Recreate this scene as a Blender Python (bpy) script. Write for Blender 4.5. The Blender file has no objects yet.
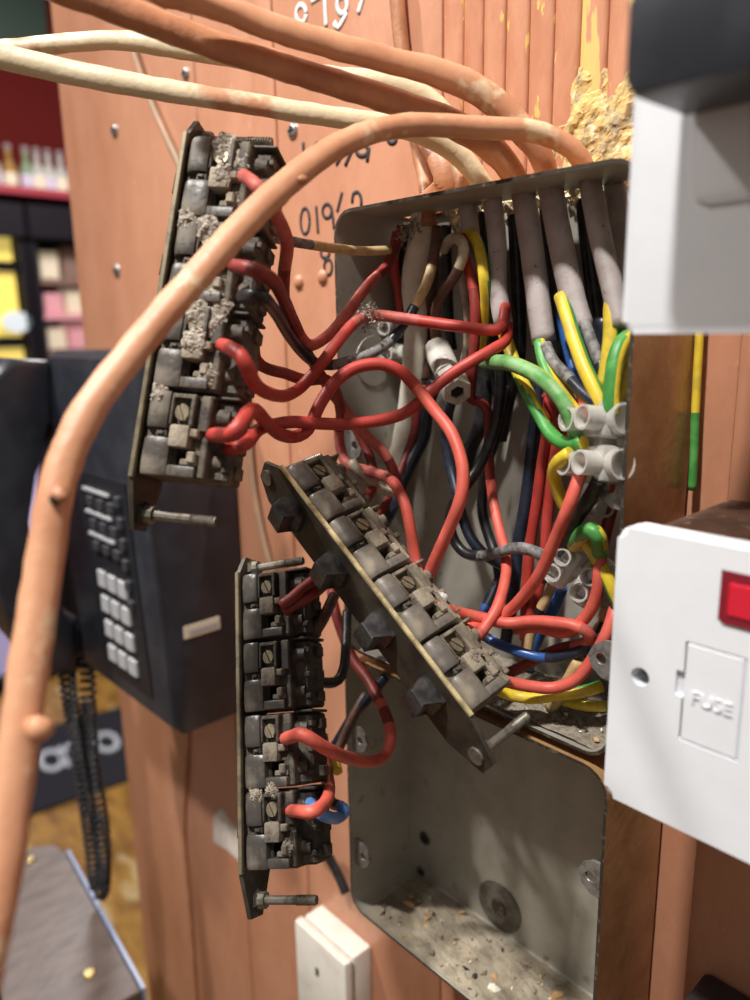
import bpy, bmesh, math, random
from mathutils import Vector, Matrix, noise
random.seed(7)
S = bpy.context.scene
COL = S.collection

# ------------------------------------------------------------------ camera
CAMZ = 1.40                       # eye height above the floor
CP = Vector((0.0, -0.28, CAMZ))   # 28 cm off the wall; the wall is the plane y = 0
YAW, PITCH, ROLL, FPX = math.radians(47.5), math.radians(12.8), math.radians(-1.0), 760.0
fw = Vector((-math.sin(YAW)*math.cos(PITCH), math.cos(YAW)*math.cos(PITCH), -math.sin(PITCH)))
r0 = fw.cross(Vector((0, 0, 1))).normalized(); u0 = r0.cross(fw)
rt = r0*math.cos(ROLL) + u0*math.sin(ROLL); up = -r0*math.sin(ROLL) + u0*math.cos(ROLL)
cam = bpy.data.cameras.new('camera'); cob = bpy.data.objects.new('camera', cam); COL.objects.link(cob)
cob.matrix_world = Matrix(((rt.x, up.x, -fw.x, CP.x), (rt.y, up.y, -fw.y, CP.y), (rt.z, up.z, -fw.z, CP.z), (0, 0, 0, 1)))
cam.sensor_fit = 'VERTICAL'; cam.sensor_height = 36.0; cam.lens = FPX*36.0/1000.0
cam.clip_start = 0.01; cam.clip_end = 50
cam.dof.use_dof = True; cam.dof.focus_distance = 0.305; cam.dof.aperture_fstop = 6.5
S.camera = cob

# ------------------------------------------------------------------ world, lights, exposure
S.view_settings.view_transform = 'Standard'; S.view_settings.look = 'None'
S.view_settings.gamma = 1.0; S.view_settings.use_curve_mapping = False
S.view_settings.exposure = 0.0
w = bpy.data.worlds.new('room_ambient'); S.world = w; w.use_nodes = True
w.node_tree.nodes['Background'].inputs[0].default_value = (1.0, 0.92, 0.84, 1)
w.node_tree.nodes['Background'].inputs[1].default_value = 0.24

def area(name, loc, target, power, sx, sy, col):
    l = bpy.data.lights.new(name, 'AREA'); l.shape = 'RECTANGLE'; l.size = sx; l.size_y = sy
    l.energy = power; l.color = col
    o = bpy.data.objects.new(name, l); COL.objects.link(o); o.location = loc
    o.rotation_euler = (Vector(target) - Vector(loc)).to_track_quat('-Z', 'Y').to_euler(); return o
def spot(name, loc, target, power, size, blend, rad, col):
    l = bpy.data.lights.new(name, 'SPOT'); l.energy = power; l.color = col; l.spot_size = math.radians(size); l.spot_blend = blend; l.shadow_soft_size = rad
    o = bpy.data.objects.new(name, l); COL.objects.link(o); o.location = loc
    o.rotation_euler = (Vector(target) - Vector(loc)).to_track_quat('-Z', 'Y').to_euler(); return o
spot('ceiling_downlight', (-0.09, -0.74, 2.62), (-0.13, -0.03, 1.33), 122, 50, 0.9, 0.045, (1.0, 0.965, 0.92))   # row of recessed lamps along the wall
spot('ceiling_downlight', (-1.05, -0.74, 2.62), (-0.62, 0.0, 1.15), 108, 56, 0.9, 0.045, (1.0, 0.945, 0.88))
area('bar_ceiling_lamp', (-2.0, 0.7, 2.75), (-2.3, 0.7, 0.0), 45, 0.5, 0.5, (1.0, 0.96, 0.95))

# ------------------------------------------------------------------ helpers
MM = 0.001
def ray(px, py): return fw*FPX + rt*(px-375) - up*(py-500)
def P(px, py, d):                  # the point d mm in front of the wall
    v = ray(px, py); return CP + v*((-d*MM - CP.y)/v.y)
def Q(px, py, ax):                 # the point at ax mm along the view axis
    return CP + ray(px, py)*(ax*MM/FPX)
def W(x, d, z): return Vector((x*MM, -d*MM, CAMZ + z*MM))    # wall coordinates in mm

def prop(o, label=None, cat=None, group=None, kind=None):
    if label: o['label'] = label
    if cat: o['category'] = cat
    if group: o['group'] = group
    if kind: o['kind'] = kind
    return o
def obj(name, bm, mats, parent=None, smooth=False, angle=None):
    me = bpy.data.meshes.new(name)
    bmesh.ops.recalc_face_normals(bm, faces=bm.faces)
    bm.to_mesh(me); bm.free()
    if not isinstance(mats, (list, tuple)): mats = [mats]
    for m in mats: me.materials.append(M[m])
    if smooth: me.shade_smooth()
    if angle is not None: me.set_sharp_from_angle(angle=math.radians(angle))
    o = bpy.data.objects.new(name, me); COL.objects.link(o)
    if parent: o.parent = parent
    return o
def empty(name, loc=(0, 0, 0), mat=None):
    o = bpy.data.objects.new(name, None); COL.objects.link(o); o.empty_display_size = 0.02
    if mat is not None: o.matrix_world = mat
    else: o.location = loc
    return o
def copy_to(o, parent, mat=None):
    c = o.copy(); COL.objects.link(c); c.parent = parent
    if mat is not None: c.matrix_local = mat
    return c
def bx(bm, a, b, bev=0.0, mi=0, seg=1):
    vs = [bm.verts.new((x, y, z)) for x in (a[0], b[0]) for y in (a[1], b[1]) for z in (a[2], b[2])]
    fs = [bm.faces.new([vs[i] for i in q]) for q in ((0, 1, 3, 2), (4, 6, 7, 5), (0, 4, 5, 1), (2, 3, 7, 6), (0, 2, 6, 4), (1, 5, 7, 3))]
    for f in fs: f.material_index = mi
    if bev > 0:
        es = list({e for f in fs for e in f.edges})
        r = bmesh.ops.bevel(bm, geom=es, offset=bev, segments=seg, affect='EDGES', profile=0.5)
        for f in r['faces']: f.material_index = mi
def prism(bm, poly, h0, h1, axis='z', mi=0, bev=0.0):
    def c(p, h):
        return {'z': (p[0], p[1], h), 'x': (h, p[0], p[1]), 'y': (p[0], h, p[1])}[axis]
    A = [bm.verts.new(c(p, h0)) for p in poly]; B = [bm.verts.new(c(p, h1)) for p in poly]
    fs = [bm.faces.new(A[::-1]), bm.faces.new(B)]
    n = len(poly)
    for i in range(n): fs.append(bm.faces.new((A[i], A[(i+1) % n], B[(i+1) % n], B[i])))
    for f in fs: f.material_index = mi
    if bev > 0:
        es = list(set(fs[0].edges) | set(fs[1].edges))
        for f in bmesh.ops.bevel(bm, geom=es, offset=bev, segments=2, affect='EDGES', profile=0.5)['faces']: f.material_index = mi
def cyl(bm, p0, p1, r0_, r1_=None, n=14, mi=0, caps=True):
    p0, p1 = Vector(p0), Vector(p1); r1_ = r0_ if r1_ is None else r1_
    q = (p1-p0).to_track_quat('Z', 'Y')
    A, B = [], []
    for i in range(n):
        a = 2*math.pi*i/n; d = q @ Vector((math.cos(a), math.sin(a), 0))
        A.append(bm.verts.new(p0+d*r0_)); B.append(bm.verts.new(p1+d*r1_))
    for i in range(n):
        f = bm.faces.new((A[i], A[(i+1) % n], B[(i+1) % n], B[i])); f.material_index = mi; f.smooth = True
    if caps:
        bm.faces.new(A[::-1]).material_index = mi; bm.faces.new(B).material_index = mi
def rrect(x0, x1, y0, y1, r, n=5):
    out = []
    for cx, cy, a0 in ((x1-r, y1-r, 0), (x0+r, y1-r, 90), (x0+r, y0+r, 180), (x1-r, y0+r, 270)):
        for i in range(n+1):
            a = math.radians(a0+90*i/n); out.append((cx+r*math.cos(a), cy+r*math.sin(a)))
    return out
def spline(pts, step):
    """Catmull-Rom through pts (Vectors) with roughly even spacing."""
    out = []
    n = len(pts)
    for i in range(n-1):
        p0 = pts[max(i-1, 0)]; p1 = pts[i]; p2 = pts[i+1]; p3 = pts[min(i+2, n-1)]
        k = max(2, int((p2-p1).length/step))
        t1 = (p2-p0)*0.5; t2 = (p3-p1)*0.5
        # limit tangents so short spans do not overshoot
        L = (p2-p1).length
        if t1.length > 1.6*L: t1 *= 1.6*L/t1.length
        if t2.length > 1.6*L: t2 *= 1.6*L/t2.length
        for j in range(k):
            t = j/k; t_2 = t*t; t_3 = t_2*t
            out.append((p1*(2*t_3-3*t_2+1) + t1*(t_3-2*t_2+t) + p2*(-2*t_3+3*t_2) + t2*(t_3-t_2), (i+t)/(n-1)))
    out.append((pts[-1].copy(), 1.0))
    return out
def tube(bm, pts, r, n=10, step=0.0025, flat=1.0, flatdir=None, mi=lambda k, i, t: 0, rough=0.0, rf=None, sdir=None, seed=0):
    sp = spline(pts, step)
    N_ = []; rings = []; prev = None
    for i, (p, t) in enumerate(sp):
        a = sp[max(i-1, 0)][0]; b = sp[min(i+1, len(sp)-1)][0]
        T = (b-a).normalized()
        if flatdir is not None: N = flatdir - T*flatdir.dot(T); N.normalize()
        else:
            N = (prev - T*prev.dot(T)) if prev is not None else T.orthogonal()
            N.normalize()
        prev = N; Bn = T.cross(N); N_.append((N, Bn))
        rr = r*(rf(t) if rf else 1.0)
        ring = []
        for k in range(n):
            an = 2*math.pi*k/n
            q = rr*(1+rough*noise.noise(Vector((seed+p.x*180, p.y*180+k*0.4, p.z*180))))
            ring.append(bm.verts.new(p + N*(math.cos(an)*q*flat) + Bn*(math.sin(an)*q)))
        rings.append(ring)
    for i in range(len(rings)-1):
        t = sp[i][1]
        for k in range(n):
            f = bm.faces.new((rings[i][k], rings[i][(k+1) % n], rings[i+1][(k+1) % n], rings[i+1][k]))
            f.smooth = True; f.material_index = mi(k, i, t) if sdir is None else (0 if sdir(N_[i][0]*math.cos(2*math.pi*(k+.5)/n)+N_[i][1]*math.sin(2*math.pi*(k+.5)/n), i, N_[i][0].cross(N_[i][1])) else 1)
    f = bm.faces.new(rings[0][::-1]); f.material_index = mi(0, 0, 0)
    f = bm.faces.new(rings[-1]); f.material_index = mi(0, len(rings)-1, 1)
def cut(o, cutters):
    """Boolean-subtract a list of bmeshes from o (applied)."""
    bpy.context.view_layer.update()
    for cb in cutters:
        me = bpy.data.meshes.new('cutter'); bmesh.ops.recalc_face_normals(cb, faces=cb.faces); cb.to_mesh(me); cb.free()
        for m in o.data.materials: me.materials.append(m)
        c = bpy.data.objects.new('cutter', me); COL.objects.link(c); c.matrix_world = o.matrix_world
        md = o.modifiers.new('b', 'BOOLEAN'); md.object = c; md.operation = 'DIFFERENCE'; md.solver = 'EXACT'
        bpy.context.view_layer.update()
        dg = bpy.context.evaluated_depsgraph_get()
        new = bpy.data.meshes.new_from_object(o.evaluated_get(dg))
        o.modifiers.clear(); o.data = new
        bpy.data.objects.remove(c)
def text_mesh(s, size, extrude):
    c = bpy.data.curves.new('t', 'FONT'); c.body = s; c.size = size; c.extrude = extrude; c.align_x = 'CENTER'; c.align_y = 'CENTER'; c.resolution_u = 3
    o = bpy.data.objects.new('t', c); COL.objects.link(o); bpy.context.view_layer.update()
    me = bpy.data.meshes.new_from_object(o.evaluated_get(bpy.context.evaluated_depsgraph_get()))
    bpy.data.objects.remove(o); return me

# ------------------------------------------------------------------ materials
M = {}
def mat(name, col, rough=0.5, metal=0.0, col2=None, scale=200, lo=0.45, hi=0.62, bump=0.0, bscale=None, stretch=(1, 1, 1),
        col3=None, scale3=60, lo3=0.55, hi3=0.6, trans=0.0, emit=None, estr=0.0, sub=0.0, spec=0.5, coat=0.0, detail=4, alpha=1.0, rough2=None):
    m = bpy.data.materials.new(name); m.use_nodes = True; M[name] = m
    nt = m.node_tree; b = nt.nodes['Principled BSDF']
    I = b.inputs
    I['Base Color'].default_value = (*col, 1); I['Roughness'].default_value = rough; I['Metallic'].default_value = metal
    I['Specular IOR Level'].default_value = spec; I['Transmission Weight'].default_value = trans
    I['Coat Weight'].default_value = coat; I['Alpha'].default_value = alpha
    if sub: I['Subsurface Weight'].default_value = sub; I['Subsurface Radius'].default_value = (.004, .004, .004)
    if emit: I['Emission Color'].default_value = (*emit, 1); I['Emission Strength'].default_value = estr
    if col2 or bump:
        tc = nt.nodes.new('ShaderNodeTexCoord'); mp = nt.nodes.new('ShaderNodeMapping'); mp.inputs['Scale'].default_value = stretch
        nt.links.new(tc.outputs['Object'], mp.inputs['Vector'])
        vec = mp.outputs['Vector']
        def nz(sc):
            n = nt.nodes.new('ShaderNodeTexNoise'); n.inputs['Scale'].default_value = sc; n.inputs['Detail'].default_value = detail
            n.inputs['Roughness'].default_value = 0.6
            nt.links.new(vec, n.inputs['Vector']); return n
        def ramp(n, a, c):
            r = nt.nodes.new('ShaderNodeMapRange'); r.inputs['From Min'].default_value = a; r.inputs['From Max'].default_value = c
            nt.links.new(n.outputs['Fac'], r.inputs['Value']); return r.outputs['Result']
        last = None
        if col2:
            f = ramp(nz(scale), lo, hi)
            mx = nt.nodes.new('ShaderNodeMix'); mx.data_type = 'RGBA'
            mx.inputs['A'].default_value = (*col, 1); mx.inputs['B'].default_value = (*col2, 1)
            nt.links.new(f, mx.inputs['Factor']); last = mx.outputs['Result']
            if rough2 is not None:
                mr = nt.nodes.new('ShaderNodeMix'); mr.data_type = 'FLOAT'; mr.inputs['A'].default_value = rough; mr.inputs['B'].default_value = rough2
                nt.links.new(f, mr.inputs['Factor']); nt.links.new(mr.outputs['Result'], I['Roughness'])
            if col3:
                g = ramp(nz(scale3), lo3, hi3)
                m3 = nt.nodes.new('ShaderNodeMix'); m3.data_type = 'RGBA'; m3.inputs['B'].default_value = (*col3, 1)
                nt.links.new(last, m3.inputs['A']); nt.links.new(g, m3.inputs['Factor']); last = m3.outputs['Result']
            nt.links.new(last, I['Base Color'])
        if bump:
            bn = nt.nodes.new('ShaderNodeBump'); bn.inputs['Strength'].default_value = bump; bn.inputs['Distance'].default_value = 0.001
            nt.links.new(nz(bscale or scale).outputs['Fac'], bn.inputs['Height']); nt.links.new(bn.outputs['Normal'], I['Normal'])
    return m

SAL = (0.56, 0.27, 0.165)
mat('wall_paint', SAL, 0.42, col2=(0.47, 0.205, 0.115), scale=22, lo=0.4, hi=0.7, bump=1.0, bscale=75, stretch=(1, 1, 0.35), col3=(0.64, 0.36, 0.25), scale3=120, lo3=0.66, hi3=0.72)
mat('chipped_paint', (0.58, 0.27, 0.155), 0.45, col2=(0.48, 0.19, 0.10), scale=60, lo=0.42, hi=0.65, bump=0.6, bscale=160, stretch=(1, 1, 0.3), col3=(0.72, 0.48, 0.14), scale3=150, lo3=0.64, hi3=0.665)
mat('chipped_more', (0.58, 0.27, 0.155), 0.45, col2=(0.48, 0.19, 0.10), scale=60, lo=0.42, hi=0.65, bump=0.8, bscale=160, stretch=(1, 1, 0.22), col3=(0.70, 0.50, 0.17), scale3=70, lo3=0.53, hi3=0.555)
mat('plaster', (0.66, 0.47, 0.18), 0.9, col2=(0.30, 0.24, 0.17), scale=110, lo=0.5, hi=0.66, bump=1.0, bscale=260, col3=(0.78, 0.66, 0.42), scale3=190, lo3=0.58, hi3=0.66)
mat('plaster_pale', (0.80, 0.70, 0.48), 0.9, col2=(0.45, 0.36, 0.24), scale=200, lo=0.5, hi=0.66)
mat('wall_wire', (0.36, 0.24, 0.155), 0.5, col2=(0.45, 0.27, 0.17), scale=60)
mat('white_scrape', (0.66, 0.60, 0.54), 0.8, col2=(0.55, 0.38, 0.30), scale=140, lo=0.5, hi=0.7)
mat('steel_screw', (0.55, 0.55, 0.55), 0.38, 0.85, col2=(0.28, 0.24, 0.2), scale=500)
mat('box_inside', (0.44, 0.415, 0.36), 0.42, 0.25, col2=(0.34, 0.315, 0.26), scale=45, lo=0.4, hi=0.7, bump=0.1, bscale=400, col3=(0.14, 0.11, 0.075), scale3=70, lo3=0.64, hi3=0.78)
mat('box_rim', (0.06, 0.05, 0.04), 0.5, 0.4, col2=(0.22, 0.18, 0.13), scale=260, lo=0.55, hi=0.65)
mat('box_outside', (0.46, 0.27, 0.125), 0.35, 0.2, col2=(0.34, 0.18, 0.075), scale=60, lo=0.4, hi=0.65, bump=0.25, bscale=200, col3=(0.50, 0.36, 0.22), scale3=320, lo3=0.66, hi3=0.7)
mat('lug_metal', (0.36, 0.355, 0.34), 0.4, 0.5, col2=(0.22, 0.2, 0.17), scale=300)
mat('dust_grey', (0.30, 0.26, 0.205), 0.95, col2=(0.19, 0.155, 0.115), scale=500, bump=1.0, bscale=900)
mat('dust_floor', (0.36, 0.31, 0.23), 0.95, col2=(0.24, 0.195, 0.14), scale=90, bump=1.0, bscale=700)
mat('dust_light', (0.45, 0.40, 0.33), 0.95, col2=(0.30, 0.25, 0.20), scale=500, bump=1.0, bscale=900)
mat('chip_white', (0.75, 0.70, 0.58), 0.7); mat('chip_tan', (0.55, 0.33, 0.15), 0.8); mat('chip_dark', (0.05, 0.04, 0.03), 0.8)
# switch housings: dark moulded plastic under dust, with darkened copies for the strip in shade
mat('module_dark', (0.08, 0.065, 0.048), 0.5, col2=(0.28, 0.23, 0.16), scale=150, lo=0.36, hi=0.66, bump=0.4, bscale=700, rough2=0.9)
mat('cover_grey', (0.125, 0.112, 0.10), 0.3, col2=(0.28, 0.235, 0.17), scale=90, lo=0.42, hi=0.68, bump=0.15, bscale=600, rough2=0.8)
mat('module_dusty', (0.05, 0.041, 0.031), 0.55, col2=(0.20, 0.165, 0.12), scale=120, lo=0.4, hi=0.68, bump=0.5, bscale=700, rough2=0.9)
mat('cover_dusty', (0.075, 0.065, 0.055), 0.38, col2=(0.22, 0.185, 0.14), scale=70, lo=0.42, hi=0.68, bump=0.2, bscale=600, rough2=0.85)
mat('module_grimy', (0.030, 0.025, 0.020), 0.5, col2=(0.13, 0.105, 0.075), scale=120, lo=0.46, hi=0.74, bump=0.4, bscale=700, rough2=0.9)  # same dusty plastic, base darkened to paint shade on the upright strip
mat('cover_grimy', (0.055, 0.048, 0.042), 0.32, col2=(0.15, 0.125, 0.095), scale=80, lo=0.48, hi=0.74, bump=0.15, bscale=600, rough2=0.8)
mat('clamp_grimy', (0.17, 0.14, 0.105), 0.75, col2=(0.08, 0.065, 0.05), scale=200, bump=0.4, bscale=800)
mat('clamp_tan', (0.33, 0.275, 0.205), 0.75, col2=(0.21, 0.17, 0.125), scale=250, bump=0.4, bscale=800)
mat('screw_brass', (0.36, 0.30, 0.20), 0.4, 0.7, col2=(0.24, 0.2, 0.15), scale=500)
mat('rocker_black', (0.018, 0.018, 0.02), 0.32, col2=(0.06, 0.055, 0.05), scale=150)
mat('strip_metal', (0.075, 0.062, 0.045), 0.5, 0.4, col2=(0.04, 0.034, 0.026), scale=90)
mat('strip_edge_dull', (0.20, 0.165, 0.10), 0.5, 0.4, col2=(0.10, 0.085, 0.06), scale=120)
mat('strip_edge', (0.85, 0.72, 0.40), 0.35, 0.45, col2=(0.42, 0.34, 0.2), scale=140)
mat('bolt_dark', (0.26, 0.24, 0.20), 0.45, 0.6, col2=(0.16, 0.14, 0.11), scale=300)
# cable sheaths and wire insulation
mat('cable_paint', (0.66, 0.335, 0.19), 0.45, col2=(0.56, 0.26, 0.14), scale=50, lo=0.4, hi=0.65, bump=0.25, bscale=260, col3=(0.74, 0.56, 0.36), scale3=45, lo3=0.6, hi3=0.66)
mat('cable_worn', (0.60, 0.30, 0.17), 0.45, col2=(0.74, 0.63, 0.42), scale=30, lo=0.36, hi=0.44, bump=0.4, bscale=260)
mat('cable_brown', (0.40, 0.175, 0.09), 0.45, col2=(0.52, 0.24, 0.12), scale=60, lo=0.42, hi=0.62, bump=0.4, bscale=260)
mat('sheath_grey', (0.42, 0.37, 0.36), 0.5, col2=(0.34, 0.29, 0.275), scale=80, bump=0.2, bscale=400, col3=(0.16, 0.12, 0.10), scale3=260, lo3=0.66, hi3=0.7)
mat('sheath_white', (0.82, 0.78, 0.66), 0.5, col2=(0.66, 0.61, 0.48), scale=80)
mat('red', (0.47, 0.048, 0.035), 0.5, col2=(0.36, 0.036, 0.028), scale=120, lo=0.4, hi=0.7)  # red insulation with shade painted in, for wires under the cables
mat('red_lit', (0.70, 0.135, 0.095), 0.48, col2=(0.60, 0.09, 0.065), scale=120, lo=0.4, hi=0.7)  # lighter copy of the same red, for wires catching the light
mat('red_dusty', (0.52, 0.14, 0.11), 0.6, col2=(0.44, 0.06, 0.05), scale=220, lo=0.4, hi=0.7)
mat('red_shaded', (0.25, 0.028, 0.022), 0.5, col2=(0.17, 0.022, 0.018), scale=150)  # darkest copy of the same red, for stretches lying in shadow
mat('brown_wire', (0.10, 0.05, 0.035), 0.5, col2=(0.17, 0.08, 0.06), scale=150)
mat('black', (0.012, 0.012, 0.014), 0.35, col2=(0.03, 0.028, 0.028), scale=200)
mat('black_dusty', (0.24, 0.23, 0.22), 0.7, col2=(0.09, 0.085, 0.08), scale=350)
mat('navy', (0.012, 0.018, 0.035), 0.35, col2=(0.025, 0.03, 0.045), scale=200)
mat('blue', (0.03, 0.10, 0.33), 0.32); mat('blue_light', (0.14, 0.33, 0.78), 0.35)
mat('green', (0.055, 0.26, 0.05), 0.42, col2=(0.10, 0.36, 0.085), scale=150)
mat('green_dusty', (0.22, 0.40, 0.16), 0.55, col2=(0.09, 0.32, 0.07), scale=150)
mat('yellow', (0.76, 0.56, 0.04), 0.42, col2=(0.60, 0.44, 0.05), scale=150)
mat('tan', (0.60, 0.42, 0.20), 0.45, col2=(0.45, 0.32, 0.16), scale=200)
mat('offwhite', (0.55, 0.47, 0.36), 0.5, col2=(0.38, 0.3, 0.22), scale=200)
mat('connector', (0.90, 0.88, 0.83), 0.28, trans=0.5, col2=(0.80, 0.77, 0.70), scale=120, bump=0.1, bscale=300)
mat('porcelain', (0.60, 0.57, 0.52), 0.5, col2=(0.42, 0.38, 0.33), scale=160, bump=0.3, bscale=300)
mat('hole_dark', (0.01, 0.01, 0.01), 0.8)
# accessories
mat('white_plastic', (0.80, 0.825, 0.87), 0.35, col2=(0.76, 0.785, 0.83), scale=90, lo=0.4, hi=0.8)
mat('pattress_brown', (0.16, 0.085, 0.055), 0.6, col2=(0.10, 0.055, 0.04), scale=60, bump=0.4, bscale=300, col3=(0.42, 0.36, 0.30), scale3=240, lo3=0.62, hi3=0.7)
mat('neon_red', (0.55, 0.01, 0.03), 0.15, emit=(0.6, 0.0, 0.02), estr=0.15, coat=0.6)
mat('neon_frame', (0.22, 0.008, 0.02), 0.2, coat=0.5)
mat('plug_black', (0.022, 0.024, 0.032), 0.38, col2=(0.035, 0.037, 0.045), scale=60)
mat('phone_black', (0.020, 0.023, 0.032), 0.35, col2=(0.03, 0.034, 0.045), scale=40)
mat('phone_dark', (0.012, 0.013, 0.018), 0.45)
mat('key_grey', (0.42, 0.43, 0.45), 0.5); mat('key_dark', (0.04, 0.042, 0.05), 0.5); mat('label_cream', (0.72, 0.66, 0.52), 0.6)
mat('marker_black', (0.03, 0.025, 0.03), 0.7); mat('marker_white', (0.80, 0.74, 0.74), 0.7)
# bar room
mat('red_wall', (0.11, 0.010, 0.008), 0.8, spec=0.1); mat('red_shelf', (0.36, 0.03, 0.05), 0.5); mat('green_dark', (0.02, 0.045, 0.03), 0.6)
mat('fridge_dark', (0.010, 0.008, 0.012), 0.5, spec=0.2)
mat('lit_yellow', (0.8, 0.6, 0.1), 0.4, emit=(0.9, 0.70, 0.18), estr=0.6)
mat('lit_white', (0.7, 0.75, 0.8), 0.4, emit=(0.6, 0.75, 0.8), estr=0.25)
mat('lit_lavender', (0.5, 0.45, 0.7), 0.4, emit=(0.42, 0.38, 0.72), estr=0.3)
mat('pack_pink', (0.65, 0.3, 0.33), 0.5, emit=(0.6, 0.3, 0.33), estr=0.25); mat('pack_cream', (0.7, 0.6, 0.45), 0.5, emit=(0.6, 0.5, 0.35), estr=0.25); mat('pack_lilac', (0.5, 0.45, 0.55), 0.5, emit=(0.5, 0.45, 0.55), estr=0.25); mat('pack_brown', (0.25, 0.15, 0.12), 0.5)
mat('bottle_amber', (0.35, 0.2, 0.06), 0.2); mat('bottle_clear', (0.5, 0.48, 0.44), 0.2); mat('bottle_green', (0.25, 0.33, 0.2), 0.2); mat('cap_grey', (0.3, 0.25, 0.25), 0.4)
mat('floor_wood', (0.50, 0.27, 0.06), 0.35, col2=(0.26, 0.12, 0.03), scale=9, lo=0.42, hi=0.62, stretch=(1, 3, 1), col3=(0.72, 0.55, 0.28), scale3=5, lo3=0.58, hi3=0.68)
mat('mat_black', (0.012, 0.013, 0.020), 0.8); mat('mat_white', (0.62, 0.66, 0.72), 0.8)
mat('table_wood', (0.13, 0.10, 0.09), 0.4, col2=(0.085, 0.065, 0.058), scale=30, stretch=(3, 1, 1), lo=0.4, hi=0.65, bump=0.3, bscale=60)
mat('table_edge_highlight', (0.26, 0.31, 0.45), 0.25); mat('brass', (0.7, 0.55, 0.25), 0.3, 0.8); mat('dark_leg', (0.03, 0.028, 0.03), 0.5)  # pale blue here paints the highlight along the tabletop edge
mat('white_box', (0.68, 0.65, 0.58), 0.5, col2=(0.55, 0.5, 0.43), scale=40, lo=0.5, hi=0.75)

# ------------------------------------------------------------------ the wall: boards with joints
wall = empty('wall_back', (0, 0, 0)); prop(wall, kind='structure')
ZT, ZB = 1150, -1400            # mm about camera height
bm = bmesh.new(); bx(bm, W(-684, -60, ZB), W(700, -8, ZT)); obj('wall_core', bm, 'wall_paint', wall)
def board(x0, x1, front, m, z0=ZB, z1=ZT, bev=1.2, wob=0.0):
    bm = bmesh.new(); bx(bm, W(x0, -9, z0), W(x1, front, z1), bev*MM, seg=2)
    return obj('board', bm, m, wall, smooth=True, angle=40)
board(-690, -471, 0, 'wall_paint', bev=3)
board(-470, -407, -0.6, 'wall_paint'); board(-406, -384, 0.6, 'wall_paint'); board(-383, -256, 0, 'wall_paint')
xs = [-255, -243, -232, -220, -208, -196, -184, -172, -160, -149]
for i in range(len(xs)-1):
    bm = bmesh.new()
    a, b = xs[i]+0.3, xs[i+1]-0.3; c = (a+b)/2; h = (b-a)/2
    poly = [(a, 9)] + [(c-h*math.cos(t*math.pi/8), -1.6*math.sin(t*math.pi/8)+0.4) for t in range(9)] + [(b, 9)]
    prism(bm, [(x*MM, y*MM) for x, y in poly], CAMZ+ZB*MM, CAMZ+ZT*MM)
    obj('reed_strip', bm, 'chipped_paint' if i < 6 else 'chipped_more', wall, smooth=True, angle=50)
board(-148, -131, -2, 'chipped_paint'); board(-130.5, -114, -2, 'wall_paint')
board(-112, 40, 9, 'wall_paint', bev=6); board(42, 700, 9, 'wall_paint', bev=3)
bm = bmesh.new(); bx(bm, (-6, -3, -0.03), (3, 4, 0)); prop(obj('floor', bm, 'floor_wood'), kind='structure')

# fixings in the board
def wall_screw(px, py, d, r, label, tilt=0.0):
    p = P(px, py, d); e = empty('wall_screw', p); prop(e, label, 'screw')
    bm = bmesh.new(); cyl(bm, (0, 0.004, 0), (0, -0.0005, 0), r, n=16); cyl(bm, (0, -0.0005, 0), (0, -0.0018, 0), r, r*0.6, n=16)
    obj('screw_head', bm, 'steel_screw', e)
    bm = bmesh.new()
    bx(bm, (-r*0.6, -0.0021, -r*0.1), (r*0.6, -0.0017, r*0.1)); bx(bm, (-r*0.1, -0.0021, -r*0.6), (r*0.1, -0.0017, r*0.6))
    obj('cross_slot', bm, 'hole_dark', e)
wall_screw(115, 131, 0, 0.0052, 'upper steel screw in the wide smooth board above the telephone')
wall_screw(117, 271, 0, 0.0055, 'pale steel screw in the wide board just above the telephone')
wall_screw(186, 74, 0, 0.0042, 'small pale screw near the top of the wide board between cables')
wall_screw(293, 131, 0, 0.0045, 'sunken screw beside the handwriting under the worn cables')
for px, py, lab in ((299, 282, 'round painted-over wall plug bump below the handwritten number'), (323, 277, 'small painted-over nail bump beside the metal box edge')):
    bm = bmesh.new(); bmesh.ops.create_uvsphere(bm, u_segments=12, v_segments=8, radius=0.0042)
    for v in bm.verts: v.co.y *= 0.6
    o = obj('painted_plug', bm, 'wall_paint', smooth=True); o.location = P(px, py, 0); prop(o, lab, 'wall plug')
# ragged scrape of bare primer
bm = bmesh.new(); pr = random.Random(3)
cs = [(214, 815), (222, 808), (232, 822), (243, 838), (248, 858), (241, 862), (228, 850), (214, 842)]
prism(bm, [(P(x, y, 0).x, P(x, y, 0).z) for x, y in cs], -0.0005, 0.0005, 'y'); prop(obj('paint_scrape', bm, 'white_scrape'), 'pale patch of bare primer scraped into the salmon board', 'paint patch')

# crumbling plaster above the upper box
bm = bmesh.new(); N = 70; g = {}
for i in range(N+1):
    for j in range(N+1):
        x = -210+i*78/N; z = 42+j*62/N; p3 = Vector((x*0.05, z*0.05, 3.1))
        hh = 3.0-0.0040*(x+171)**2-0.0046*(z-66)**2+2.0*noise.noise(p3*1.6)+1.5*noise.noise(p3*4)+0.6*noise.noise(p3*9)+0.25*noise.noise(p3*17)
        if hh > -0.6: g[i, j] = bm.verts.new(W(x+1.2*noise.noise(p3*9), 0.2+max(hh, -0.4)*1.1, z+1.2*noise.noise(p3*9+Vector((5, 0, 0)))))
for i in range(N):
    for j in range(N):
        ks = [(i, j), (i+1, j), (i+1, j+1), (i, j+1)]
        if all(k_ in g for k_ in ks): bm.faces.new([g[k_] for k_ in ks])
bmesh.ops.delete(bm, geom=[v for v in bm.verts if not v.link_faces], context='VERTS')
prop(obj('crumbling_plaster', bm, 'plaster'), 'crumbling yellow plaster above the corner of the open metal box', 'plaster', kind='stuff')

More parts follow.
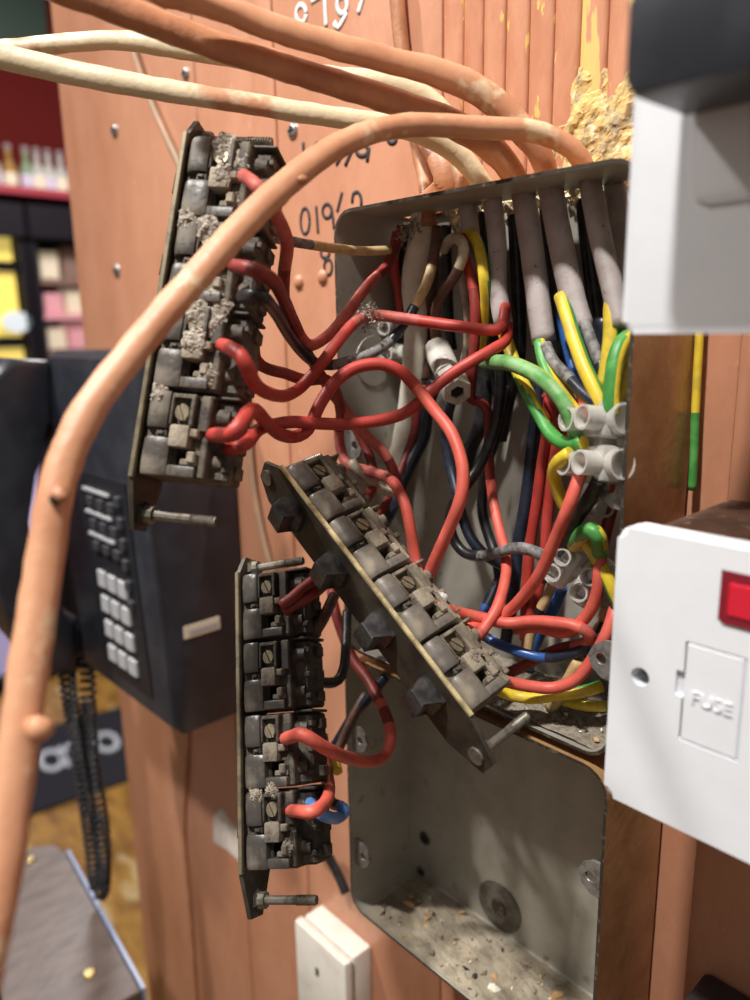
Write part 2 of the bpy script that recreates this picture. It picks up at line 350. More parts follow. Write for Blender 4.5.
bm = bmesh.new(); pr = random.Random(21)
for px, py in ((447, 205), (452, 212), (458, 222), (484, 200), (486, 210), (508, 197), (512, 208), (514, 220), (541, 190), (544, 200), (570, 186), (573, 198), (606, 180), (612, 186)):
    for i in range(7):
        c = P(px+pr.gauss(0, 2.5), py+pr.gauss(0, 4), pr.uniform(3, 11)); r = pr.uniform(0.8, 2.6)*MM
        for v in bmesh.ops.create_icosphere(bm, subdivisions=2, radius=r, matrix=Matrix.Translation(c))['verts']: v.co += noise.noise_vector(v.co*500)*r*0.6
prop(obj('plaster_crumbs', bm, 'plaster_pale'), 'pale plaster crumbs packed between sheaths under the box top', 'plaster', kind='stuff')
# handwriting on the boards
def stroke_set(name, strokes, m, label, wd=0.0011, d=0.25):
    bm = bmesh.new()
    for s in strokes:
        pts = [P(x, y, d) for x, y in s]
        tube(bm, pts, wd, n=6, step=0.002, flat=0.12, flatdir=Vector((0, 1, 0)))
    return prop(obj(name, bm, m, smooth=True), label, 'writing')
def ring(cx, cy, rx, ry, n=9, a0=0.0, a1=360): return [(cx+rx*math.cos(math.radians(a0+(a1-a0)*i/n)), cy+ry*math.sin(math.radians(a0+(a1-a0)*i/n))) for i in range(n+1)]
stroke_set('handwritten_number', [ring(305, 221, 4.5, 13), [(316, 206), (318, 233)], ring(327, 211, 4.5, 7)+[(331, 206), (333, 220), (334, 229)],
    [(342, 192), (337, 212)], [(352, 203), (353, 194), (358, 192), (361, 198), (361, 206)]], 'marker_black', 'number 01962 handwritten in black marker beside the open box')
stroke_set('handwritten_digit', [ring(325, 253, 4.2, 5.2, a0=90, a1=450)+ring(328, 267, 4, 8, a0=-100, a1=260)], 'marker_black', 'black marker digit 8 written below the five-digit number')
stroke_set('handwritten_name', [[(303, 142), (304, 157)], [(318, 142), (312, 150), (306, 156)], [(336, 165), (343, 152)], [(345, 166), (350, 154), (352, 149)],
    ring(362, 150, 6, 6), [(369, 147), (367, 162)], ring(392, 139, 4, 4)], 'marker_black', 'black marker name scrawled on the board under the arching cable', wd=0.0013)
stroke_set('white_number', [ring(301, 14, 5, 9), [(311, 2), (323, -4), (325, 12), (326, 27)], ring(342, 5, 5, 9, a0=60, a1=420)+[(346, 14), (338, 28), (334, 22)], [(364, -6), (358, 14)]], 'marker_white', 'white painted digits 0781 at the top of the boards', wd=0.0016)

# ------------------------------------------------------------------ metal back boxes
def back_box(name, x0, x1, z0, z1, depth, label, slot=None, rad=11, t=1.4):
    e = empty(name, W((x0+x1)/2, 0, z0)); prop(e, label, 'metal box')
    inv = Matrix.Translation(-e.location)
    outer = rrect(x0, x1, z0, z1, rad); inner = rrect(x0+t, x1-t, z0+t, z1-t, rad-t)
    n = len(outer)
    bm = bmesh.new()
    def loop(poly, d): return [bm.verts.new(inv @ W(x, d, z)) for x, z in poly]
    ds = [0, 3, 13, depth]
    O = [loop(outer, d) for d in ds]; I = [loop(inner, d) for d in [1.2]+ds[1:]]
    def isslot(i, k):
        if not slot: return False
        xm = (outer[i][0]+outer[(i+1) % n][0])/2
        return k == 1 and outer[i][1] > z1-1 and outer[(i+1) % n][1] > z1-1
    for k in range(3):
        for i in range(n):
            j = (i+1) % n
            if isslot(i, k): continue
            bm.faces.new((O[k][i], O[k][j], O[k+1][j], O[k+1][i])).material_index = 1
            bm.faces.new((I[k][j], I[k][i], I[k+1][i], I[k+1][j])).material_index = 0
    for i in range(n):
        j = (i+1) % n
        bm.faces.new((O[3][i], O[3][j], I[3][j], I[3][i])).material_index = 2
    bm.faces.new(I[0]).material_index = 0; bm.faces.new(O[0][::-1]).material_index = 1
    o = obj('shell', bm, ['box_inside', 'box_outside', 'box_rim'], e, smooth=True, angle=35)
    return e
def lug(e, xw, zc, side, d=43):
    """tongue with a tapped hole, turned in from the box side; side=+1 grows towards +x"""
    bm = bmesh.new()
    pts = [(0, -8), (6, -7.4), (10, -4.5), (12, 0), (10, 4.5), (6, 7.4), (0, 8)]
    prism(bm, [((xw+side*a)*MM-e.location.x, CAMZ+(zc+b)*MM-e.location.z) for a, b in pts], (-d)*MM, (-d+1.6)*MM, 'y')
    o = obj('fixing_lug', bm, 'lug_metal', e)
    c = bmesh.new(); q = Vector(((xw+side*6.5)*MM, 0, CAMZ+zc*MM)) - e.location
    cyl(c, (q.x, -d*MM-0.003, q.z), (q.x, -d*MM+0.006, q.z), 0.0022, n=12)
    cut(o, [c])
UX0, UX1, UZ0, UZ1, UD = -280, -129, -160, 51.5, 46
LX0, LX1, LZ0, LZ1, LD = -281, -129, -316, -164, 46
ub = back_box('open_wiring_box', UX0, UX1, UZ0, UZ1, UD, 'tall open metal wiring box crammed with red, black and earth wires', slot=True)
lb = back_box('empty_metal_box', LX0, LX1, LZ0, LZ1, LD, 'empty grey metal back box with debris on its floor')
lug(ub, -279, -55, 1); lug(ub, -130, -56, -1); lug(ub, -130, -121, -1)
lug(lb, -280, -212, 1); lug(lb, -280, -282, 1); lug(lb, -130, -214, -1)
# knockouts and fixing holes in the lower back
def disc(e, x, z, r, m, name, dd=1.2, h=0.5):
    bm = bmesh.new(); c = W(x, 0, z)-e.location; cyl(bm, (c.x, -dd*MM+0.0004, c.z), (c.x, -(dd+h)*MM, c.z), r*MM, n=24); return obj(name, bm, m, e)
mat('knockout_stain', (0.10, 0.085, 0.065), 0.6, 0.2, col2=(0.2, 0.18, 0.145), scale=150)
q = P(500, 906, 1); disc(lb, q.x*1000, (q.z-CAMZ)*1000, 14, 'knockout_stain', 'knockout'); disc(lb, q.x*1000, (q.z-CAMZ)*1000-1, 5, 'box_rim', 'knockout_centre', 1.6, 0.3)
for px, py, rr in ((425, 838, 4), (421, 871, 3)):
    q = P(px, py, 1); disc(lb, q.x*1000, (q.z-CAMZ)*1000, rr, 'box_rim', 'fixing_hole'); disc(lb, q.x*1000+0.4, (q.z-CAMZ)*1000-0.3, rr*0.55, 'hole_dark', 'hole_centre', 1.6, 0.3)
# big knockout embossed on the left side seen inside the upper box
for (zz, dd, rr) in ((-16, 24, 12),):
    bm = bmesh.new(); c = W(UX0+1.4, dd, zz)-ub.location
    cyl(bm, (c.x-0.0005, c.y, c.z), (c.x+0.0006, c.y, c.z), rr*MM, n=28); obj('side_knockout', bm, 'box_inside', ub)

# debris heaps
def heap(name, x0, x1, d0, d1, z, hmax, m, label, n=60, seed=1, chips=0, ch=0.0):
    pr = random.Random(seed); bm = bmesh.new()
    N = 34
    g = [[None]*(N+1) for _ in range(N+1)]
    for i in range(N+1):
        for j in range(N+1):
            u, v = i/N, j/N; x = x0+(x1-x0)*u; d = d0+(d1-d0)*v
            edge = min(1, 5*min(u, 1-u, v+0.05, 1-v+0.05))
            h = max(0, hmax*(0.45+0.9*noise.noise(Vector((x*0.05+seed, d*0.07, 0)))+0.5*noise.noise(Vector((x*0.25, d*0.25, seed)))))*max(edge, 0.02)
            g[i][j] = bm.verts.new(W(x, d, z+0.1+h+0.5*pr.random()*edge))
    for i in range(N):
        for j in range(N): bm.faces.new((g[i][j], g[i+1][j], g[i+1][j+1], g[i][j+1]))
    mi = {'d': 0, 'w': 1, 't': 2, 'k': 3}
    for c in range(chips):
        x = pr.uniform(x0+4, x1-4); d = pr.uniform(d0+3, d1-2); s = pr.uniform(0.3, 1.0)*(1+ch*(pr.random() < 0.12))
        k = pr.choice('wttddddddk')
        nf = len(bm.faces)
        r = bmesh.ops.create_icosphere(bm, subdivisions=1, radius=s*MM, matrix=Matrix.Translation(W(x, d, z+hmax*0.35+s*0.5)) @ Matrix.Rotation(pr.random()*6, 4, 'Z') @ Matrix.Rotation(pr.random()*2, 4, 'X') @ Matrix.Diagonal((1.3, 0.9, 0.5, 1)))
        for v in r['verts']:
            v.co += noise.noise_vector(v.co*700)*s*MM*0.5
            for f in v.link_faces: f.material_index = mi[k]
    o = obj(name, bm, [m, 'chip_white', 'chip_tan', 'chip_dark']); prop(o, label, 'debris', kind='stuff'); return o
heap('dust_heap', UX0+50, UX1-3, 3, 44, UZ0+1.4, 5.5, 'dust_grey', 'heap of grey dust and grit on the floor of the wired box', seed=2, chips=170)
heap('debris_scatter', LX0+8, LX1-3, 3, 45, LZ0+1.4, 1.6, 'dust_floor', 'scatter of chips, grit and dust across the empty box floor', seed=5, chips=260, ch=1.6)

# ------------------------------------------------------------------ grid switch assemblies
PIT = 30.0
def module_parts():
    """meshes of one switch module in metres; x along the strip, y to the rear, z towards the wiring side"""
    k = PIT/27.0*MM
    def B(bm, x0, x1, y0, y1, z0, z1, bev=0.5): bx(bm, (x0*k, y0*MM, z0*MM), (x1*k, y1*MM, z1*MM), bev*MM)
    bm = bmesh.new()
    B(bm, .6, 26.4, 1, 27.4, -11, 2, .6); B(bm, 1.0, 26, 26, 34, -11, 4, 1.0)
    B(bm, .6, 17.6, 1, 27, 1.5, 8.5); B(bm, 17.4, 26.4, 1, 14.8, 1.5, 8.5); B(bm, 17.4, 26.4, 21.5, 27, 1.5, 8.5); B(bm, 23.6, 26.4, 14, 22, 1.5, 8.5)
    B(bm, 1.2, 10.8, 11.4, 12.4, 8, 11.6, .3); B(bm, 1.2, 2.6, 12, 20, 8, 11.6, .3); B(bm, 1.2, 11, 19.6, 21.4, 8, 12.2, .4)   # screw pocket
    B(bm, 1, 12.2, 22.6, 27, 5, 10.4, .6); B(bm, 14, 26, 24.6, 27.4, 4, 9.6, .5)
    B(bm, 12.2, 14.6, 6.5, 11, 8, 11, .4); B(bm, 13, 14, 7.5, 10, 10, 12, .2)
    for x in (3, 12, 20): B(bm, x, x+4, 33, 36, -8, -2, .5); B(bm, x+1, x+3, 32, 35, 1, 5, .4)
    B(bm, -.1, .9, 26, 36, -9, 6, .3)
    cyl(bm, (6.5*k, 26*MM, 4*MM), (6.5*k, 33*MM, 4*MM), 3.3*MM, 2.8*MM, n=14); cyl(bm, (20*k, 26*MM, 3*MM), (20*k, 32*MM, 3*MM), 3.3*MM, 2.8*MM, n=14)
    body = bm
    bm = bmesh.new()
    def barrel(x0, x1, y1):      # shoulder moulding, rounded over towards the strip and crowned along its length
        prof = [(1.0, -8), (1.0, 7), (1.4, 9.4), (2.4, 11.2), (4.2, 12.3), (7.2, 12.6), (y1-1.6, 12.5), (y1-0.4, 11.8), (y1, 10.5), (y1, -8)]
        xs_ = [0, 0.06, 0.2, 0.5, 0.8, 0.94, 1]; cr = [0.6, 0.2, 0.06, 0, 0.06, 0.2, 0.6]
        R_ = [[bm.verts.new(((x0+(x1-x0)*u)*k, (y+ (c*0.5 if y < 3 else 0))*MM, (z-(c if z > 0 else 0))*MM)) for y, z in prof] for u, c in zip(xs_, cr)]
        for i in range(len(R_)-1):
            for j in range(len(prof)): bm.faces.new((R_[i][j], R_[i][(j+1) % len(prof)], R_[i+1][(j+1) % len(prof)], R_[i+1][j]))
        bm.faces.new(R_[0][::-1]); bm.faces.new(R_[-1])
    barrel(0.8, 12.0, 11.2); barrel(14.9, 26.3, 13.6)
    bx(bm, (22.8*k, 12.5*MM, 0), (26.2*k, 24.4*MM, 11.4*MM), 0.7*MM, seg=2)
    cover = bm
    bm = bmesh.new()
    bx(bm, (10.8*k, 12.8*MM, 7*MM), (17.6*k, 20.8*MM, 13*MM), 0.9*MM, seg=2); bx(bm, (11.6*k, 20*MM, 6*MM), (14.2*k, 24*MM, 12*MM), 0.5*MM)
    bx(bm, (18.4*k, 20.6*MM, 7*MM), (22*k, 24*MM, 12*MM), 0.6*MM); bx(bm, (20.6*k, 17.5*MM, 6*MM), (22.6*k, 24.5*MM, 10.4*MM), 0.4*MM)
    clamp = bm
    bm = bmesh.new()
    c = Vector((6.7*k, 16*MM, 0)); R = 2.8*MM
    for a in (0, 1):      # slotted head: two half discs with the slot left open
        pts = [(R*math.cos(t), R*math.sin(t)) for t in [math.radians(8+164*i/8) for i in range(9)]]
        ca, sa = math.cos(0.5+math.pi*a), math.sin(0.5+math.pi*a)
        prism(bm, [(c.x+x*ca-y*sa, c.y+x*sa+y*ca) for x, y in pts], 9.4*MM, 11.2*MM)
    cyl(bm, (c.x, c.y, 8*MM), (c.x, c.y, 10*MM), R, n=16)
    screw = bm
    bm = bmesh.new()
    bm = bmesh.new()
    prism(bm, [(x*k, y*MM) for x, y in ((8, 0), (8, -3.6), (9, -4.6), (9.4, -11), (16.6, -11.4), (17, -5), (19.5, -3.8), (19.5, 0))], -5.5*MM, 5.5*MM, bev=0.8*MM)
    rocker = bm
    return body, cover, clamp, screw, rocker
def mesh_of(name, bm, m):
    o = obj(name, bm, m, smooth=True, angle=35); me = o.data; bpy.data.objects.remove(o); return me
bo, co, cl, sc, ro = module_parts()
ME = {'switch_module': mesh_of('switch_module', bo, 'module_dark'), 'housing_cover': mesh_of('housing_cover', co, 'cover_grey'),
      'terminal_clamp': mesh_of('terminal_clamp', cl, 'clamp_tan'), 'terminal_screw': mesh_of('terminal_screw', sc, 'screw_brass'), 'rocker': mesh_of('rocker', ro, 'rocker_black')}
# mounting strip: plate with tapered ends, its worn edge showing bright metal
bm = bmesh.new(); L = 4*PIT; HW = 11.0
poly = [(-9, -4), (-9, 5), (0, HW), (L+2, HW), (L+18, 5), (L+18, -4), (L+2, -HW), (0, -HW)]
prism(bm, [(x*MM, z*MM) for x, z in poly], -1.7*MM, 0.4*MM, 'y')
bx(bm, ((-1)*MM, -1.5*MM, (HW-1.2)*MM), ((L+1)*MM, 0.6*MM, (HW+1.2)*MM), 0.3*MM, mi=1)
bx(bm, ((-1)*MM, -0.6*MM, -(HW+0.1)*MM), ((L+1)*MM, 0.7*MM, -(HW-1.2)*MM), 0.3*MM, mi=1)
for s in (-4.5, L+12): cyl(bm, (s*MM, 0.4*MM, 0), (s*MM, 1.8*MM, 0), 4.2*MM, 3.6*MM, n=6)
ME['mounting_strip'] = mesh_of('mounting_strip', bm, ['strip_metal', 'strip_edge'])
bm = bmesh.new(); cyl(bm, (0, -2.8*MM, 0), (0, -1.4*MM, 0), 3.4*MM, n=14); cyl(bm, (0, -1.7*MM, 0), (0, 31*MM, 0), 1.75*MM, n=10)
for i in range(9): cyl(bm, (0, (20.5+i*1.1)*MM, 0), (0, (21.05+i*1.1)*MM, 0), 1.75*MM, 2.05*MM, n=10); cyl(bm, (0, (21.05+i*1.1)*MM, 0), (0, (21.6+i*1.1)*MM, 0), 2.05*MM, 1.75*MM, n=10)
cyl(bm, (0, 0.4*MM, 0), (0, 5*MM, 0), 3.4*MM, 3.2*MM, n=10)
ME['fixing_screw'] = mesh_of('fixing_screw', bm, 'bolt_dark')
SHADED = {'module_dark': 'module_grimy', 'cover_grey': 'cover_grimy', 'clamp_tan': 'clamp_grimy', 'strip_edge': 'strip_edge_dull'}  # darker set for the upright strip, its shade put into the colours
DUSTY = {'module_dark': 'module_dusty', 'cover_grey': 'cover_dusty', 'strip_edge': 'strip_edge_dull'}
def retone(o, G):
    for sl in o.material_slots:
        if sl.material.name in G:
            m_ = M[G[sl.material.name]]; sl.link = 'OBJECT'; sl.material = m_
def add(name, me, parent, mat_=None):
    o = bpy.data.objects.new(name, me); COL.objects.link(o); o.parent = parent
    if mat_ is not None: o.matrix_local = mat_
    return o
def assembly(px0, py0, px1, py1, ax0, ax1, theta, label, rock, bs=1.0):
    """strip running from one end to the other; theta turns its rear towards (+) or away from (-) the viewer"""
    p0, p1 = Q(px0, py0, ax0), Q(px1, py1, ax1)
    a = (p1-p0).normalized()
    mid = (p0+p1)/2; n0 = (CP-mid).normalized(); n0 = (n0-a*n0.dot(a)).normalized(); b0 = n0.cross(a)
    th = math.radians(theta)
    b = b0*math.cos(th)+n0*math.sin(th); n = n0*math.cos(th)-b0*math.sin(th)
    o = mid - a*((2*PIT+4.5)*MM); b = b*bs
    e = empty('grid_switch_assembly', mat=Matrix(((a.x, b.x, n.x, o.x), (a.y, b.y, n.y, o.y), (a.z, b.z, n.z, o.z), (0, 0, 0, 1))))
    prop(e, label, 'switch')
    add('mounting_strip', ME['mounting_strip'], e)
    for i in range(4):
        m = add('switch_module', ME['switch_module'], e, Matrix.Translation((i*PIT*MM, 0, 0)))
        for k in ('housing_cover', 'terminal_clamp', 'terminal_screw', 'rocker'):
            add(k, ME[k], m, Matrix.Diagonal((1, rock, 1, 1)) if k == 'rocker' else None)
    for s in (-4.5, L+12): add('fixing_screw', ME['fixing_screw'], e, Matrix.Translation((s*MM, 0, 0)))
    if theta > 0:
        for c in e.children:
            G = DUSTY if 'dust-caked' in label else SHADED; retone(c, G)
            for g_ in c.children: retone(g_, G)
    return e
A_ = assembly(203, 130, 140, 530, 276, 262, 27, 'dust-caked four-gang switch strip hanging above the telephone', 0.55, 0.87)
B_ = assembly(266, 470, 489, 766, 318, 268, -32, 'four-gang switch strip with bright metal edge hanging diagonally before the boxes', 1.1, 0.86)
C_ = assembly(251, 570, 257, 903, 348, 306, 30, 'dark four-gang switch strip hanging upright beside the empty metal box', 0.6, 0.86)
# lint and dust clumps caught on the switches
def clumps(e, spots, label, m='dust_light', seed=1):
    """ragged crusts of lint: small height fields whose thin edges are torn away"""
    bm = bmesh.new()
    for q, (x, y, z, s, n) in enumerate(spots):
        N = 22; g = {}; h = {}
        for i in range(N+1):
            for j in range(N+1):
                u, v = (i/N-0.5)*2, (j/N-0.5)*2
                r = math.hypot(u, v); p3 = Vector((u*2.2+seed*7+q*3, v*2.2, q))
                hh = 1.5-1.7*r*r+0.9*noise.noise(p3)+0.55*noise.noise(p3*3)+0.22*noise.noise(p3*7)
                h[i, j] = hh
                if hh > 0.1: g[i, j] = bm.verts.new(Vector((x+u*s*1.9+0.6*noise.noise(p3*5), y+v*s*1.9+0.6*noise.noise(p3*5+Vector((9, 0, 0))), z-0.8+1.3*hh))*MM)
        for i in range(N):
            for j in range(N):
                ks = [(i, j), (i+1, j), (i+1, j+1), (i, j+1)]
                if all(k in g for k in ks): bm.faces.new([g[k] for k in ks])
    bmesh.ops.delete(bm, geom=[v for v in bm.verts if not v.link_faces], context='VERTS')
    o = obj('dust_clump', bm, m, e); o['kind'] = 'stuff'; o['label'] = label
clumps(A_, [(4, 16, 11, 3.4, 0), (9, 22, 10, 3.2, 0), (15, 18, 12.6, 2.8, 0), (24, 22, 9, 2.6, 0), (33, 14, 11.5, 3, 0), (40, 20, 11, 2.6, 0), (31, 6, 12, 2.6, 0), (63, 15, 11, 3.6, 0), (66, 22, 10, 3.4, 0), (60, 24, 9, 3, 0), (74, 17, 12.8, 3.2, 0), (84, 23, 10, 2.6, 0), (55, 20, 10, 3, 0), (92, 6, 11.8, 2.4, 0)], 'fluffy grey lint', seed=4)
clumps(B_, [(112, 23, 10, 2.4, 0), (105, 18, 12.4, 2, 0), (96, 25, 9, 2.4, 0)], 'grey lint', 'dust_grey', seed=6)
clumps(C_, [(92, 8, 12, 2.4, 0), (90, 16, 11, 2.4, 0), (112, 23, 10, 2, 0)], 'grey lint', 'dust_grey', seed=8)

# ------------------------------------------------------------------ wires
def wire(name, pts, r, mats, label, group=None, stops=None, stripe=None, n=10, flat=1.0, rough=0.02, cat='wire'):
    """pts: (px, py, d). mats: list; stops: fractions where the next material starts. stripe: twist of a two-colour sheath"""
    V = [P(*p) for p in pts]
    if isinstance(mats, str): mats = [mats]
    if stripe is not None:
        n = 16; f = lambda k, i, t: 0
        def sd(v, i, T, a0=stripe[0], tw=stripe[1]):      # first colour where the sheath faces angle a0 (0 = room side, 90 = +x side)
            a = math.radians(a0+i*tw); m_ = -fw*math.cos(a)+rt*math.sin(a); m_ = m_-T*m_.dot(T)
            return v.dot(m_) > 0.0
    elif stops:
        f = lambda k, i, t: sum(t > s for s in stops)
    else: f = lambda k, i, t: 0
    bm = bmesh.new(); tube(bm, V, r*MM, n=n, mi=f, rough=rough, flat=flat, sdir=sd if stripe is not None else None)
    o = obj(name, bm, mats); prop(o, label, cat, group); return o
RW = 2.4
# --- reds running between the dusty strip and the upper box
wire('red_wire', [(234, 266, 134), (246, 268, 139), (260, 272, 138), (274, 282, 130), (283, 298, 120), (292, 318, 106), (303, 340, 90), (313, 345, 84), (332, 332, 72), (351, 308, 62), (369, 284, 45), (385, 268, 32), (396, 246, 22), (402, 226, 20)], RW, ['red_shaded', 'red_dusty', 'red_shaded'], 'dark red wire dipping in a V between dusty switch strip and box top', stops=[0.42, 0.8])
wire('red_wire', [(244, 176, 126), (258, 188, 132), (275, 213, 122), (287, 242, 112), (284, 275, 104), (285, 305, 98), (300, 340, 88), (319, 372, 78), (335, 397, 66), (360, 429, 56), (384, 453, 48), (395, 475, 42), (402, 500, 34)], RW, ['red_dusty', 'red_shaded', 'red_dusty', 'red_shaded'], 'lint-covered red wire leaving the top switch of the dusty strip', stops=[0.3, 0.68, 0.84])
wire('red_wire', [(222, 345, 142), (230, 348, 148), (240, 355, 150), (248, 369, 148), (255, 384, 140), (268, 393, 126), (284, 396, 110), (300, 388, 96), (319, 367, 88), (337, 343, 78), (353, 324, 68), (366, 316, 62), (385, 316, 55), (420, 321, 48), (463, 327, 40), (496, 330, 33), (504, 320, 28), (505, 306, 24)], RW, ['red', 'red_dusty', 'red'], 'red wire with a tuft of lint crossing the box opening', stops=[0.58, 0.76])
wire('red_wire', [(210, 435, 148), (218, 435, 152), (232, 434, 156), (242, 422, 152), (249, 412, 146), (256, 411, 139), (266, 422, 129), (278, 433, 118), (292, 437, 108), (304, 433, 103), (311, 424, 100), (320, 404, 95), (336, 381, 88), (355, 368, 80), (379, 364, 72), (400, 371, 66), (416, 387, 62), (435, 411, 60), (451, 432, 60), (461, 459, 62), (463, 482, 64), (459, 504, 66), (448, 531, 66), (435, 560, 66), (424, 586, 66)], RW*1.05, ['red', 'red', 'red_lit'], 'long red wire arching from the dusty strip down to the diagonal strip', stops=[0.3, 0.66])
wire('red_wire', [(228, 449, 144), (240, 447, 146), (249, 441, 140), (257, 431, 130), (268, 426, 120), (290, 422, 110), (310, 423, 102), (330, 424, 94), (352, 424, 85), (387, 419, 72), (408, 411, 64), (427, 395, 58), (445, 379, 52), (469, 363, 46), (490, 351, 38), (505, 341, 30), (508, 326, 24)], RW, 'red', 'red wire running nearly level then rising to a grey sheath end')
wire('red_wire', [(250, 305, 118), (253, 337, 114), (256, 360, 110), (268, 369, 104), (284, 373, 98), (305, 380, 90), (326, 380, 80), (337, 395, 70), (341, 415, 62), (339, 430, 58), (340, 446, 58), (344, 459, 58), (352, 466, 60), (365, 470, 62), (378, 474, 64), (391, 480, 66), (399, 491, 68), (405, 505, 70), (409, 522, 70), (412, 540, 69), (415, 556, 68), (419, 577, 68)], RW, ['red_shaded', 'red_dusty', 'red_lit'], 'pinkish red wire looping past the lug into the diagonal strip', stops=[0.42, 0.72])
wire('red_wire', [(352, 420, 48), (362, 440, 47), (370, 458, 48), (374, 478, 54), (371, 492, 62), (360, 506, 74)], RW*0.95, 'red_shaded', 'short dark red wire dropping into the lug-side switch of diagonal strip')
# --- black, brown and tan wires from the dusty strip
wire('black_wire', [(242, 297, 134), (252, 295, 138), (263, 297, 136), (276, 313, 122), (289, 335, 104), (303, 353, 90), (316, 363, 82), (332, 365, 76), (353, 360, 68), (372, 353, 60), (391, 340, 52), (407, 319, 45), (421, 295, 38), (429, 277, 32), (435, 250, 26), (437, 228, 22)], RW*0.95, ['black', 'black_dusty', 'navy', 'tan', 'brown_wire'], 'black wire, dusty where it sags into the box, tan beyond', stops=[0.46, 0.66, 0.76, 0.88])
wire('tan_wire', [(262, 236, 116), (280, 239, 106), (300, 243, 95), (340, 249, 70), (365, 251, 50), (389, 250, 34)], RW*0.8, ['black_dusty', 'tan'], 'tan wire stretched level in front of the handwritten number', stops=[0.45])
wire('white_sleeve', [(240, 452, 120), (246, 441, 116), (250, 432, 112)], 1.9, 'offwhite', 'stub of white sleeve behind the lowest dusty switch')
# --- inside the upper box, lug side
wire('red_wire', [(397, 232, 16), (394, 249, 16), (394, 268, 16), (397, 284, 15), (399, 298, 14), (402, 315, 13), (404, 334, 12)], RW*0.95, 'red', 'short straight red wire hanging inside the box behind the linty wire')
wire('red_wire', [(392, 240, 10), (389, 262, 10), (388, 290, 10), (386, 308, 10), (376, 336, 12), (362, 355, 16), (352, 366, 18)], RW*0.8, 'red', 'thin red wire kinked behind the sagging dusty wire')
wire('offwhite_wire', [(444, 250, 18), (449, 241, 22), (456, 238, 26), (463, 244, 30), (463, 256, 30), (456, 274, 30), (445, 290, 30), (437, 305, 30), (435, 325, 27), (438, 350, 24)], RW*0.95, ['offwhite', 'brown_wire'], 'off-white wire hooked over inside the box top, grimy lower down', stops=[0.5])
wire('earth_wire', [(464, 238, 18), (470, 233, 20), (476, 240, 23), (481, 255, 26), (484, 275, 28), (486, 300, 25), (485, 330, 20), (482, 352, 18)], RW*1.0, ['yellow', 'green'], 'yellow and green earth wire curling over inside the box top', stripe=(-62, 0.3))
wire('red_wire', [(462, 236, 22), (466, 258, 24), (471, 277, 25), (475, 303, 26), (475, 330, 26), (473, 360, 26), (471, 385, 25), (471, 399, 23), (479, 402, 20), (487, 410, 18), (489, 430, 16), (489, 455, 15), (491, 485, 15), (494, 505, 18), (500, 532, 24), (505, 552, 30), (506, 574, 38), (498, 605, 50), (482, 631, 60), (464, 650, 70)], RW*0.95, ['red', 'red_shaded', 'red_lit', 'red_dusty'], 'long red wire dropping down the box into the lowest diagonal switch', stops=[0.12, 0.62, 0.94])
wire('white_wire', [(461, 270, 16), (465, 296, 17), (468, 318, 17), (467, 345, 16), (462, 372, 14)], RW*0.8, 'offwhite', 'short white wire standing behind the crossing red wires')
wire('black_wire', [(446, 225, 12), (447, 270, 10), (449, 320, 10), (452, 350, 10)], RW, 'black', 'black wire hanging behind the porcelain connector')
wire('black_wire', [(408, 224, 12), (404, 250, 10), (402, 290, 8), (404, 330, 8)], RW, 'black', 'black wire hanging behind the white flat cable top')
wire('black_wire', [(515, 215, 10), (517, 260, 10), (519, 310, 10), (518, 360, 10), (508, 400, 10), (500, 440, 10)], RW*1.3, 'black', 'black wire hanging in the gap between two grey sheaths')
wire('black_wire', [(436, 380, 13), (428, 408, 14), (424, 435, 16), (413, 459, 22), (403, 480, 28), (394, 504, 38), (383, 524, 50), (374, 536, 60)], RW*1.3, 'navy', 'thick navy-black wire beside the white flat cable')
wire('red_wire', [(426, 385, 14), (418, 412, 16), (414, 435, 18), (404, 465, 26), (394, 490, 34), (381, 513, 48), (372, 526, 58)], RW, 'red_shaded', 'dark maroon wire tucked between white cable and navy wire')
wire('tan_wire', [(352, 462, 66), (358, 470, 66), (368, 481, 62), (382, 490, 54), (392, 493, 46)], RW*0.85, 'offwhite', 'short dusty cream wire near the top of the diagonal strip')
for q, (a, lab) in enumerate((([(486, 212, 8), (487, 260, 7), (490, 310, 7), (494, 350, 8), (500, 395, 9)], 'black wire hanging behind the shortest grey sheath'),
        ([(548, 205, 9), (551, 250, 9), (556, 300, 9), (560, 340, 10), (556, 380, 10), (549, 420, 9)], 'black wire hanging between the dirty and white sheath ends'),
        ([(585, 200, 9), (590, 250, 10), (596, 300, 12), (600, 340, 14), (598, 380, 16)], 'black wire hanging behind the sheath of the long arching cable'),
        ([(430, 222, 10), (430, 260, 8), (428, 300, 7), (424, 340, 6), (424, 380, 6)], 'brown-black wire hanging beside the white flat cable'),
        ([(478, 300, 8), (480, 340, 8), (484, 380, 8), (482, 420, 8), (470, 450, 8), (462, 480, 8)], 'black wire lying against the back of the box'))):
    wire('black_wire', a, RW*1.5, 'black' if q != 3 else 'brown_wire', lab)
